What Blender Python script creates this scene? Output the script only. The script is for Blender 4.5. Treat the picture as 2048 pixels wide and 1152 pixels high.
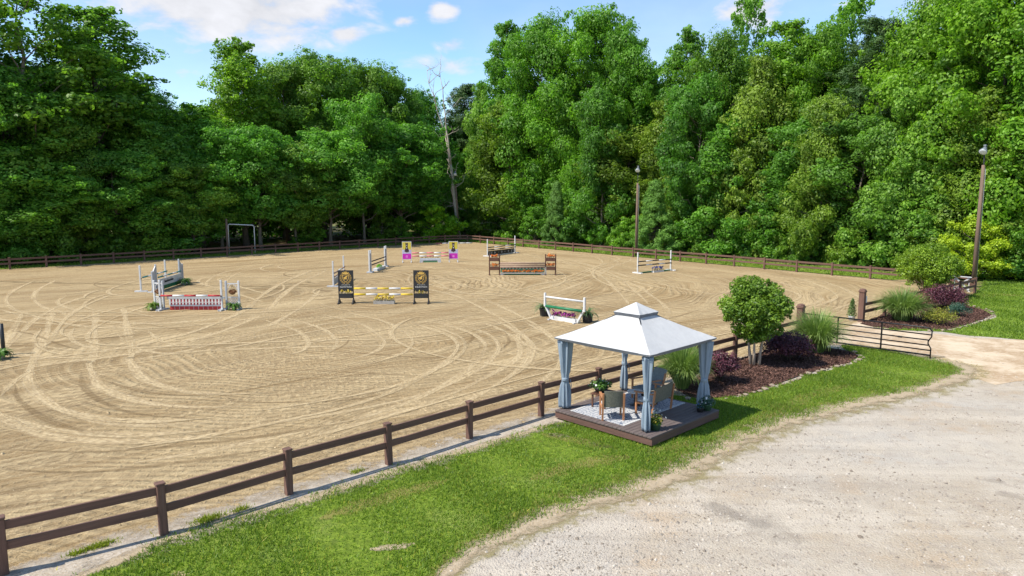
import bpy, bmesh, math, random
import numpy as np
from mathutils import Vector, Matrix

for o in list(bpy.data.objects):
    bpy.data.objects.remove(o)
SC = bpy.context.scene
COL = SC.collection
rnd = random.Random(7)
PI = math.pi

# ------------------------------------------------------------------ camera
FPX, CAM_H = 1420.0, 6.5                       # focal length in photo pixels, metres above ground
PITCH = math.atan(186 / FPX)
cd = bpy.data.cameras.new('camera')
cam = bpy.data.objects.new('camera', cd)
COL.objects.link(cam)
cd.sensor_width = 36.0
cd.lens = 36.0 * FPX / 2048
cd.clip_start = 0.1
cd.clip_end = 2000
cam.location = (0, 0, CAM_H)
cam.rotation_euler = (PI / 2 - PITCH, 0, 0)
SC.camera = cam
SC.render.resolution_x, SC.render.resolution_y = 1024, 576

# ------------------------------------------------------------------ world, sun, exposure
SUN_EL, SUN_BACK = math.radians(52), math.radians(24)
TO_SUN = Vector((-math.cos(SUN_BACK) * math.cos(SUN_EL), -math.sin(SUN_BACK) * math.cos(SUN_EL), math.sin(SUN_EL)))
W = bpy.data.worlds.new('World')
SC.world = W
W.use_nodes = True


def pix_dir(u, v):
    dx, dz = u - 1024, -(v - 576)
    d = Vector((dx, FPX * math.cos(PITCH) + dz * math.sin(PITCH), -FPX * math.sin(PITCH) + dz * math.cos(PITCH)))
    return d.normalized()


def build_world():
    nt = W.node_tree
    N, L = nt.nodes, nt.links
    N.clear()
    out = N.new('ShaderNodeOutputWorld')
    bg = N.new('ShaderNodeBackground')
    L.new(bg.outputs[0], out.inputs[0])
    sky = N.new('ShaderNodeTexSky')
    sky.sky_type = 'NISHITA'
    sky.sun_disc = False
    sky.sun_elevation = SUN_EL
    sky.sun_rotation = math.atan2(TO_SUN.x, TO_SUN.y)
    sky.altitude = 300
    sky.air_density = 1.0
    sky.dust_density = 0.25
    sky.ozone_density = 2.6
    hs = N.new('ShaderNodeHueSaturation')
    hs.inputs['Saturation'].default_value = 1.12
    hs.inputs['Value'].default_value = .80
    L.new(sky.outputs[0], hs.inputs['Color'])
    tc = N.new('ShaderNodeTexCoord')
    sep = N.new('ShaderNodeSeparateXYZ')
    L.new(tc.outputs['Generated'], sep.inputs[0])

    def math_n(op, a, b=None, clamp=False):
        m = N.new('ShaderNodeMath')
        m.operation = op
        m.use_clamp = clamp
        for k, q in enumerate((a, b)):
            if q is None:
                continue
            if isinstance(q, (int, float)):
                m.inputs[k].default_value = q
            else:
                L.new(q, m.inputs[k])
        return m.outputs[0]
    az = math_n('ARCTAN2', sep.outputs[0], sep.outputs[1])
    el = math_n('ARCSINE', sep.outputs[2])
    cmb = N.new('ShaderNodeCombineXYZ')
    L.new(az, cmb.inputs[0])
    L.new(math_n('MULTIPLY', el, 2.0), cmb.inputs[1])
    nz = N.new('ShaderNodeTexNoise')
    nz.inputs['Scale'].default_value = 17.0
    nz.inputs['Detail'].default_value = 7.0
    nz.inputs['Roughness'].default_value = 0.56
    nz.inputs['Distortion'].default_value = 0.25
    L.new(cmb.outputs[0], nz.inputs['Vector'])
    # soft cumulus banks: (photo pixel of the centre, half width, half height, weight)
    banks = [((470, 8), 310, 92, 1.15), ((400, 45), 150, 40, .85), ((605, 30), 90, 36, .8), ((690, 68), 62, 26, .95),
             ((885, 22), 48, 26, .9), ((808, 42), 34, 15, .8), ((905, 88), 46, 26, .75), ((568, 72), 46, 30, .75),
             ((385, 104), 60, 20, .5), ((360, 150), 60, 30, .5), ((1500, 20), 95, 48, .95), ((890, 130), 120, 30, .55),
             ((1850, 4), 60, 14, .7), ((1700, 8), 50, 12, .5), ((640, 118), 110, 20, .35)]
    acc = None
    for (c, hw, hh, wt) in banks:
        d = pix_dir(*c)
        a0, e0 = math.atan2(d.x, d.y), math.asin(d.z)
        p = math_n('DIVIDE', math_n('SUBTRACT', az, a0), hw / FPX)
        q = math_n('DIVIDE', math_n('SUBTRACT', el, e0), hh / FPX)
        r = math_n('SQRT', math_n('ADD', math_n('MULTIPLY', p, p), math_n('MULTIPLY', q, q)))
        m = math_n('MULTIPLY', math_n('SUBTRACT', 1.15, r, True), wt)
        acc = m if acc is None else math_n('MAXIMUM', acc, m)
    # the same broken cloud everywhere else in the sky
    nz2 = N.new('ShaderNodeTexNoise')
    nz2.inputs['Scale'].default_value = 3.2
    nz2.inputs['Detail'].default_value = 3.0
    cm2 = N.new('ShaderNodeCombineXYZ')
    L.new(az, cm2.inputs[0])
    L.new(math_n('MULTIPLY', el, 2.0), cm2.inputs[1])
    cm2.inputs[2].default_value = 4.3
    L.new(cm2.outputs[0], nz2.inputs['Vector'])
    high = math_n('GREATER_THAN', el, math.radians(20))
    gen = math_n('MULTIPLY', math_n('MULTIPLY', math_n('SUBTRACT', nz2.outputs[0], 0.56, True), 4.0), high)
    acc = math_n('MAXIMUM', acc, gen)
    dens = math_n('ADD', acc, math_n('MULTIPLY', math_n('SUBTRACT', nz.outputs[0], 0.5), 2.1))
    mr = N.new('ShaderNodeMapRange')
    mr.interpolation_type = 'SMOOTHSTEP'
    mr.inputs['From Min'].default_value = 0.2
    mr.inputs['From Max'].default_value = 0.95
    L.new(dens, mr.inputs['Value'])
    cover = math_n('MULTIPLY', mr.outputs[0], math_n('MULTIPLY', acc, 3.0, True))
    wisp = math_n('MULTIPLY', math_n('SUBTRACT', nz2.outputs[0], 0.36, True), 0.9)
    cover = math_n('MAXIMUM', cover, wisp)
    shade = N.new('ShaderNodeMapRange')
    shade.inputs['From Min'].default_value = 0.35
    shade.inputs['From Max'].default_value = 0.75
    shade.inputs['To Min'].default_value = 0.82
    shade.inputs['To Max'].default_value = 1.05
    L.new(nz.outputs[0], shade.inputs['Value'])
    cl = N.new('ShaderNodeVectorMath')
    cl.operation = 'SCALE'
    cl.inputs[0].default_value = (3.15, 3.2, 3.4)
    L.new(shade.outputs[0], cl.inputs['Scale'])
    mx = N.new('ShaderNodeMix')
    mx.data_type = 'RGBA'
    L.new(cover, mx.inputs[0])
    L.new(hs.outputs[0], mx.inputs[6])
    L.new(cl.outputs[0], mx.inputs[7])
    L.new(mx.outputs[2], bg.inputs['Color'])
    bg.inputs['Strength'].default_value = 0.15


build_world()
sl = bpy.data.lights.new('sun', 'SUN')
sl.energy = 3.7
sl.angle = math.radians(0.53)
sl.color = (1.0, 0.94, 0.83)
sun = bpy.data.objects.new('sun', sl)
COL.objects.link(sun)
sun.location = TO_SUN * 200
sun.rotation_euler = (-TO_SUN).to_track_quat('-Z', 'Y').to_euler()
SC.view_settings.view_transform = 'Standard'
SC.view_settings.look = 'None'
SC.view_settings.gamma = 1.0
SC.view_settings.exposure = 0.95
SC.view_settings.use_curve_mapping = False
SC.cycles.max_bounces = 6
SC.cycles.diffuse_bounces = 3
SC.cycles.transparent_max_bounces = 16
SC.cycles.use_denoising = True


# ------------------------------------------------------------------ photo pixel <-> place
def G(u, v, z=0.0):
    """the point at height z that shows at photo pixel (u, v)"""
    d = pix_dir(u, v)
    t = (z - CAM_H) / d.z
    return Vector((d.x * t, d.y * t, z))


def proj(p):
    x, y, z = p[0], p[1], p[2] - CAM_H
    a = y * math.cos(PITCH) - z * math.sin(PITCH)
    b = y * math.sin(PITCH) + z * math.cos(PITCH)
    return 1024 + FPX * x / a, 576 - FPX * b / a


def height_at(x, y, v):
    lo, hi = 0.0, 70.0
    for _ in range(40):
        m = (lo + hi) / 2
        if proj((x, y, m))[1] > v:
            lo = m
        else:
            hi = m
    return lo


# ------------------------------------------------------------------ material helpers
MATS = {}


class NT:
    def __init__(self, name):
        self.m = bpy.data.materials.new(name)
        self.m.use_nodes = True
        self.nt = self.m.node_tree
        self.N, self.L = self.nt.nodes, self.nt.links
        self.b = self.N['Principled BSDF']
        self.out = self.N['Material Output']
        MATS[name] = self.m

    def new(self, t, **kw):
        n = self.N.new(t)
        for k, v in kw.items():
            setattr(n, k, v)
        return n

    def link(self, a, b):
        self.L.new(a, b)

    def math(self, op, a, b=None, clamp=False):
        m = self.new('ShaderNodeMath', operation=op, use_clamp=clamp)
        for k, q in enumerate((a, b)):
            if q is None:
                continue
            if isinstance(q, (int, float)):
                m.inputs[k].default_value = q
            else:
                self.link(q, m.inputs[k])
        return m.outputs[0]

    def mix(self, f, a, b):
        m = self.new('ShaderNodeMix', data_type='RGBA')
        for i, q in ((0, f), (6, a), (7, b)):
            if isinstance(q, (int, float)):
                m.inputs[i].default_value = q
            elif isinstance(q, tuple):
                m.inputs[i].default_value = (*q[:3], 1)
            else:
                self.link(q, m.inputs[i])
        return m.outputs[2]

    def coord(self, kind='Object', scale=(1, 1, 1), rot=(0, 0, 0)):
        tc = self.new('ShaderNodeTexCoord')
        mp = self.new('ShaderNodeMapping')
        mp.inputs['Scale'].default_value = scale
        mp.inputs['Rotation'].default_value = rot
        self.link(tc.outputs[kind], mp.inputs[0])
        return mp.outputs[0]

    def uv(self, layer, scale=(1, 1, 1)):
        tc = self.new('ShaderNodeUVMap', uv_map=layer)
        mp = self.new('ShaderNodeMapping')
        mp.inputs['Scale'].default_value = scale
        self.link(tc.outputs[0], mp.inputs[0])
        return mp.outputs[0]

    def noise(self, vec, scale, detail=4, rough=.55, dist=0.0):
        n = self.new('ShaderNodeTexNoise')
        n.inputs['Scale'].default_value = scale
        n.inputs['Detail'].default_value = detail
        n.inputs['Roughness'].default_value = rough
        n.inputs['Distortion'].default_value = dist
        self.link(vec, n.inputs['Vector'])
        return n.outputs[0]

    def ramp(self, f, lo, hi, tlo=0.0, thi=1.0):
        m = self.new('ShaderNodeMapRange', interpolation_type='SMOOTHSTEP')
        m.inputs['From Min'].default_value = lo
        m.inputs['From Max'].default_value = hi
        m.inputs['To Min'].default_value = tlo
        m.inputs['To Max'].default_value = thi
        self.link(f, m.inputs['Value'])
        return m.outputs[0]

    def bump(self, h, strength, dist):
        b = self.new('ShaderNodeBump')
        b.inputs['Strength'].default_value = strength
        b.inputs['Distance'].default_value = dist
        self.link(h, b.inputs['Height'])
        self.link(b.outputs[0], self.b.inputs['Normal'])

    def set(self, color=None, rough=None, metallic=None, spec=None):
        if color is not None:
            if isinstance(color, tuple):
                self.b.inputs['Base Color'].default_value = (*color[:3], 1)
            else:
                self.link(color, self.b.inputs['Base Color'])
        if rough is not None:
            self.b.inputs['Roughness'].default_value = rough
        if metallic is not None:
            self.b.inputs['Metallic'].default_value = metallic
        if spec is not None:
            self.b.inputs['Specular IOR Level'].default_value = spec
        return self.m


def pm(name, c, var=0.25, scale=6.0, rough=0.6, bump=0.0, metallic=0.0, stretch=(1, 1, 1), dirt=None, spec=0.4):
    """painted or raw surface: colour with uneven wear"""
    t = NT(name)
    v0 = t.coord('Object', stretch)
    oi = t.new('ShaderNodeObjectInfo')
    ad = t.new('ShaderNodeVectorMath', operation='ADD')
    t.link(v0, ad.inputs[0])
    t.link(t.math('MULTIPLY', oi.outputs['Random'], 37.0), ad.inputs[1])
    v = ad.outputs[0]
    n1 = t.noise(v, scale, 5, .6)
    n2 = t.noise(v, scale * 4.7, 3, .6)
    f = t.ramp(t.math('ADD', t.math('MULTIPLY', n1, .7), t.math('MULTIPLY', n2, .3)), .3, .7)
    lo = tuple(x * (1 - var) for x in c)
    hi = tuple(min(1, x * (1 + var * .8)) for x in c)
    col = t.mix(f, lo, hi)
    col = t.mix(t.math('MULTIPLY', oi.outputs['Random'], min(.5, var)), col, tuple(x * .72 for x in c))
    if dirt:
        d = t.ramp(t.noise(v, scale * .6, 6, .7), .52, .72, 0, .55)
        col = t.mix(d, col, dirt)
    t.set(col, rough, metallic, spec)
    if bump:
        t.bump(t.math('ADD', n1, n2), bump, .01)
    return t.m


def leaf_mat(name, c_dark, c_light, trans=0.35, rough=.5, hue=0.0, spec=.35):
    """leaf colour varies leaf by leaf (tint) and plant by plant (object colour)"""
    t = NT(name)
    at = t.new('ShaderNodeAttribute', attribute_name='tint')
    col = t.mix(at.outputs['Fac'], c_dark, c_light)
    oi = t.new('ShaderNodeObjectInfo')
    mul = t.new('ShaderNodeMix', data_type='RGBA', blend_type='MULTIPLY')
    mul.inputs[0].default_value = 1.0
    t.link(col, mul.inputs[6])
    t.link(oi.outputs['Color'], mul.inputs[7])
    t.set(mul.outputs[2], rough, None, spec)
    tr = t.new('ShaderNodeBsdfTranslucent')
    lift = t.new('ShaderNodeMix', data_type='RGBA', blend_type='MULTIPLY')
    lift.inputs[0].default_value = 1.0
    t.link(mul.outputs[2], lift.inputs[6])
    lift.inputs[7].default_value = (1.1, 1.25, .6, 1)
    t.link(lift.outputs[2], tr.inputs[0])
    ms = t.new('ShaderNodeMixShader')
    ms.inputs[0].default_value = trans
    t.link(t.b.outputs[0], ms.inputs[1])
    t.link(tr.outputs[0], ms.inputs[2])
    t.link(ms.outputs[0], t.out.inputs[0])
    return t.m


# ------------------------------------------------------------------ mesh helpers
class MB:
    def __init__(self):
        self.v, self.f, self.mi = [], [], []

    def add(self, vs, fs, mi=0):
        k = len(self.v)
        self.v += [tuple(p) for p in vs]
        self.f += [tuple(i + k for i in f) for f in fs]
        self.mi += [mi] * len(fs)
        return self

    def box(self, c, s, rz=0.0, mi=0, taper=1.0, M=None):
        x, y, z = s[0] / 2, s[1] / 2, s[2] / 2
        vs = []
        for dz in (-1, 1):
            k = taper if dz > 0 else 1.0
            for dx, dy in ((-1, -1), (1, -1), (1, 1), (-1, 1)):
                p = Vector((dx * x * k, dy * y * k, dz * z))
                if M is not None:
                    p = M @ p
                if rz:
                    p = Matrix.Rotation(rz, 3, 'Z') @ p
                vs.append(p + Vector(c))
        return self.add(vs, [(3, 2, 1, 0), (4, 5, 6, 7), (0, 1, 5, 4), (1, 2, 6, 5), (2, 3, 7, 6), (3, 0, 4, 7)], mi)

    def cbox(self, c, s, b=.01, mi=0):
        """box with chamfered edges along z and a chamfered top"""
        x, y, z = s[0] / 2, s[1] / 2, s[2] / 2
        ring = lambda e: [(x - e, -y + b), (x - e, y - b), (x - b, y - e), (-x + b, y - e), (-x + e, y - b), (-x + e, -y + b), (-x + b, -y + e), (x - b, -y + e)]
        vs = [(c[0] + p[0], c[1] + p[1], c[2] - z) for p in ring(0)]
        vs += [(c[0] + p[0], c[1] + p[1], c[2] + z - b) for p in ring(0)]
        vs += [(c[0] + p[0] * (1 - b / x), c[1] + p[1] * (1 - b / y), c[2] + z) for p in ring(0)]
        fs = []
        for r in (0, 8):
            for i in range(8):
                fs.append((r + i, r + (i + 1) % 8, r + 8 + (i + 1) % 8, r + 8 + i))
        fs += [tuple(range(16, 24)), tuple(range(7, -1, -1))]
        return self.add(vs, fs, mi)

    def beam(self, a, b, w, h, mi=0):
        """square bar from a to b: w across, h up"""
        a, b = Vector(a), Vector(b)
        d = (b - a).normalized()
        up = Vector((0, 0, 1)) if abs(d.z) < .95 else Vector((0, 1, 0))
        s = d.cross(up).normalized()
        u = s.cross(d).normalized()
        vs = []
        for p in (a, b):
            for i, j in ((-1, -1), (1, -1), (1, 1), (-1, 1)):
                vs.append(p + s * (i * w / 2) + u * (j * h / 2))
        return self.add(vs, [(0, 1, 2, 3), (7, 6, 5, 4), (0, 4, 5, 1), (1, 5, 6, 2), (2, 6, 7, 3), (3, 7, 4, 0)], mi)

    def tube(self, pts, radii, n=8, mi=0, cap=True):
        pts = [Vector(p) for p in pts]
        if isinstance(radii, (int, float)):
            radii = [radii] * len(pts)
        k = len(self.v)
        prev = None
        for i, p in enumerate(pts):
            d = (pts[min(i + 1, len(pts) - 1)] - pts[max(i - 1, 0)]).normalized()
            if prev is None:
                prev = d.orthogonal().normalized()
            s = (prev - d * prev.dot(d))
            s = s.normalized() if s.length > 1e-6 else d.orthogonal().normalized()
            prev = s
            t = d.cross(s)
            for j in range(n):
                a = 2 * PI * j / n
                self.v.append(tuple(p + (s * math.cos(a) + t * math.sin(a)) * radii[i]))
        for i in range(len(pts) - 1):
            for j in range(n):
                q = k + i * n
                self.f.append((q + j, q + (j + 1) % n, q + n + (j + 1) % n, q + n + j))
                self.mi.append(mi)
        if cap:
            self.f.append(tuple(k + j for j in range(n - 1, -1, -1)))
            q = k + (len(pts) - 1) * n
            self.f.append(tuple(q + j for j in range(n)))
            self.mi += [mi, mi]
        return self

    def lathe(self, prof, n=16, c=(0, 0, 0), mi=0, fn=None):
        """prof: (radius, z) from bottom to top; fn(theta, i) scales the radius"""
        k = len(self.v)
        for i, (r, z) in enumerate(prof):
            for j in range(n):
                a = 2 * PI * j / n
                q = r * (fn(a, i) if fn else 1)
                self.v.append((c[0] + q * math.cos(a), c[1] + q * math.sin(a), c[2] + z))
        for i in range(len(prof) - 1):
            for j in range(n):
                q = k + i * n
                self.f.append((q + j, q + (j + 1) % n, q + n + (j + 1) % n, q + n + j))
                self.mi.append(mi)
        self.f.append(tuple(k + j for j in range(n - 1, -1, -1)))
        q = k + (len(prof) - 1) * n
        self.f.append(tuple(q + j for j in range(n)))
        self.mi += [mi, mi]
        return self

    def plate(self, poly, y0, y1, mi=0):
        """outline in x-z made into a plate between y0 (front) and y1"""
        n = len(poly)
        vs = [(p[0], y0, p[1]) for p in poly] + [(p[0], y1, p[1]) for p in poly]
        fs = [tuple(range(n)), tuple(range(2 * n - 1, n - 1, -1))]
        fs += [(i, i + n, (i + 1) % n + n, (i + 1) % n) for i in range(n)]
        return self.add(vs, fs, mi)

    def slab(self, poly, z0, z1, mi=0):
        n = len(poly)
        vs = [(p[0], p[1], z0) for p in poly] + [(p[0], p[1], z1) for p in poly]
        fs = [tuple(range(n - 1, -1, -1)), tuple(range(n, 2 * n))]
        fs += [(i, (i + 1) % n, (i + 1) % n + n, i + n) for i in range(n)]
        return self.add(vs, fs, mi)

    def mesh(self, name, mats, smooth=False, fix=True):
        me = bpy.data.meshes.new(name)
        me.from_pydata(self.v, [], self.f)
        for m in (mats if isinstance(mats, (list, tuple)) else [mats]):
            me.materials.append(MATS[m] if isinstance(m, str) else m)
        me.polygons.foreach_set('material_index', self.mi)
        if fix:
            bm = bmesh.new()
            bm.from_mesh(me)
            bmesh.ops.recalc_face_normals(bm, faces=bm.faces)
            bm.to_mesh(me)
            bm.free()
        if smooth:
            me.polygons.foreach_set('use_smooth', [True] * len(me.polygons))
        me.update()
        return me

    def build(self, name, mats, parent=None, smooth=False, fix=True):
        return obj(name, self.mesh(name, mats, smooth, fix), parent)


def obj(name, me, parent=None, loc=None, rz=0.0):
    o = bpy.data.objects.new(name, me)
    COL.objects.link(o)
    if parent is not None:
        o.parent = parent
    if loc is not None:
        o.location = loc
    if rz:
        o.rotation_euler = (0, 0, rz)
    return o


LABELS = {}


def tag(o, label=None, cat=None, group=None, kind=None):
    if label:
        o['label'] = label
    if cat:
        o['category'] = cat
    if group:
        o['group'] = group
    if kind:
        o['kind'] = kind
    return o


def thing(name, label, cat, loc=(0, 0, 0), rz=0.0, group=None):
    o = bpy.data.objects.new(name, None)
    COL.objects.link(o)
    o.empty_display_size = .2
    o.location = loc
    o.rotation_euler = (0, 0, rz)
    return tag(o, label, cat, group)


def copy_tree(o, parent=None):
    c = o.copy()
    COL.objects.link(c)
    c.parent = parent
    for ch in list(o.children):
        copy_tree(ch, c)
    return c


def quad_mesh(name, quads, mat, tint=None, tri=False):
    """quads: array (n,4,3), or (n,3,3) with tri; tint: one float a face"""
    q = np.asarray(quads, dtype=np.float32)
    n, k = q.shape[0], q.shape[1]
    me = bpy.data.meshes.new(name)
    me.vertices.add(n * k)
    me.vertices.foreach_set('co', q.reshape(-1))
    me.loops.add(n * k)
    me.loops.foreach_set('vertex_index', np.arange(n * k, dtype=np.int32))
    me.polygons.add(n)
    me.polygons.foreach_set('loop_start', np.arange(0, n * k, k, dtype=np.int32))
    me.update(calc_edges=True)
    if tint is not None:
        a = me.attributes.new('tint', 'FLOAT', 'FACE')
        a.data.foreach_set('value', np.clip(np.asarray(tint, dtype=np.float32), 0, 1))
    me.materials.append(MATS[mat] if isinstance(mat, str) else mat)
    return me


def unit(a):
    return a / np.maximum(np.linalg.norm(a, axis=1, keepdims=True), 1e-9)


def leaves(rng, cen, out, size, aspect=.55, up=.55, outw=.6, rand=.75, tint=None):
    """kite-shaped leaves at cen (n,3); out: outward direction of each; returns (n,4,3)"""
    n = len(cen)
    nrm = unit(out * outw + np.array([0, 0, up]) + unit(rng.normal(size=(n, 3))) * rand)
    t = unit(np.cross(nrm, rng.normal(size=(n, 3))))
    b = np.cross(nrm, t)
    s = (size * rng.uniform(.6, 1.35, n))[:, None]
    fold = nrm * s * rng.uniform(-.12, .22, n)[:, None]
    p0 = cen - t * s * .5
    p1 = cen + b * s * aspect * .5 - t * s * .06 + fold
    p2 = cen + t * s * .5
    p3 = cen - b * s * aspect * .5 - t * s * .06 + fold
    return np.stack([p0, p1, p2, p3], 1)


def blob_leaves(rng, centers, radii, per, size, flat=.75, **kw):
    """leaves gathered in clumps; per leaves a clump of radius 1 (scales with the area)"""
    Q, T = [], []
    for c, r in zip(centers, radii):
        n = max(6, int(per * r * r))
        d = unit(rng.normal(size=(n, 3)))
        rr = r * rng.uniform(.1, 1, n) ** .42
        p = d * rr[:, None]
        p[:, 2] *= flat
        Q.append(leaves(rng, p + np.asarray(c), d, size, **kw))
        T.append(np.clip(rng.normal(.5 + rng.normal(0, .16), .2, n), 0, 1))
    return np.concatenate(Q), np.concatenate(T)


def lump_leaves(rng, centers, radii, cover, size, flat=.82, depth=.5, aspect=.65, up=.3, outw=1.0, rand=.6):
    """foliage masses: leaves on the uneven outer shell of each mass"""
    Q, T = [], []
    la = .5 * size * size * aspect
    for c, r in zip(centers, radii):
        n = max(10, int(cover * 4 * PI * r * r / la))
        d = unit(rng.normal(size=(n, 3)))
        bumpy = np.zeros(n)
        for _ in range(5):
            k = rng.normal(0, 2.6, 3)
            bumpy += np.cos(d @ k + rng.uniform(0, 6.3)) * .14
        rr = r * (1 + bumpy) * (1 - depth * rng.uniform(0, 1, n) ** 1.6)
        p = d * rr[:, None]
        p[:, 2] *= flat
        Q.append(leaves(rng, p + np.asarray(c), d, size, aspect=aspect, up=up, outw=outw, rand=rand))
        T.append(np.clip(rng.normal(.5 + rng.normal(0, .14), .2, n), 0, 1))
    return np.concatenate(Q), np.concatenate(T)


def in_poly(P, poly):
    x, y = P[:, 0], P[:, 1]
    ins = np.zeros(len(P), bool)
    n = len(poly)
    for i in range(n):
        x0, y0 = poly[i][0], poly[i][1]
        x1, y1 = poly[(i + 1) % n][0], poly[(i + 1) % n][1]
        c = ((y0 > y) != (y1 > y)) & (x < (x1 - x0) * (y - y0) / ((y1 - y0) if abs(y1 - y0) > 1e-9 else 1e-9) + x0)
        ins ^= c
    return ins


def edge_dist(P, poly):
    d = np.full(len(P), 1e9)
    n = len(poly)
    for i in range(n):
        a = np.array(poly[i][:2], float)
        b = np.array(poly[(i + 1) % n][:2], float)
        ab = b - a
        t = np.clip(((P[:, :2] - a) @ ab) / max(ab @ ab, 1e-9), 0, 1)
        d = np.minimum(d, np.linalg.norm(P[:, :2] - (a + t[:, None] * ab), axis=1))
    return d


def smooth_poly(poly, step=.6, jit=.0, seed=1):
    """resample an outline and roughen it"""
    r = random.Random(seed)
    out = []
    n = len(poly)
    for i in range(n):
        a, b = Vector(poly[i][:2]), Vector(poly[(i + 1) % n][:2])
        k = max(1, int((b - a).length / step))
        for j in range(k):
            p = a.lerp(b, j / k)
            out.append((p.x + r.gauss(0, jit), p.y + r.gauss(0, jit)))
    return out


def sheet(name, poly, z, mat, kind='structure'):
    me = bpy.data.meshes.new(name)
    me.from_pydata([(p[0], p[1], z) for p in poly], [], [tuple(range(len(poly)))])
    me.materials.append(MATS[mat])
    bm = bmesh.new()
    bm.from_mesh(me)
    bmesh.ops.triangulate(bm, faces=bm.faces)
    for f in bm.faces:
        if f.normal.z < 0:
            f.normal_flip()
    bm.to_mesh(me)
    bm.free()
    o = obj(name, me)
    o['kind'] = kind
    return o


def catmull(pts, step=.25):
    P = [Vector(p) for p in pts]
    P = [P[0] * 2 - P[1]] + P + [P[-1] * 2 - P[-2]]
    out = []
    for i in range(1, len(P) - 2):
        k = max(2, int((P[i + 1] - P[i]).length / step))
        for j in range(k):
            t = j / k
            a, b, c, d = P[i - 1], P[i], P[i + 1], P[i + 2]
            out.append(.5 * ((2 * b) + (c - a) * t + (2 * a - 5 * b + 4 * c - d) * t * t + (3 * b - a - 3 * c + d) * t ** 3))
    out.append(P[-2])
    return out

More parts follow.
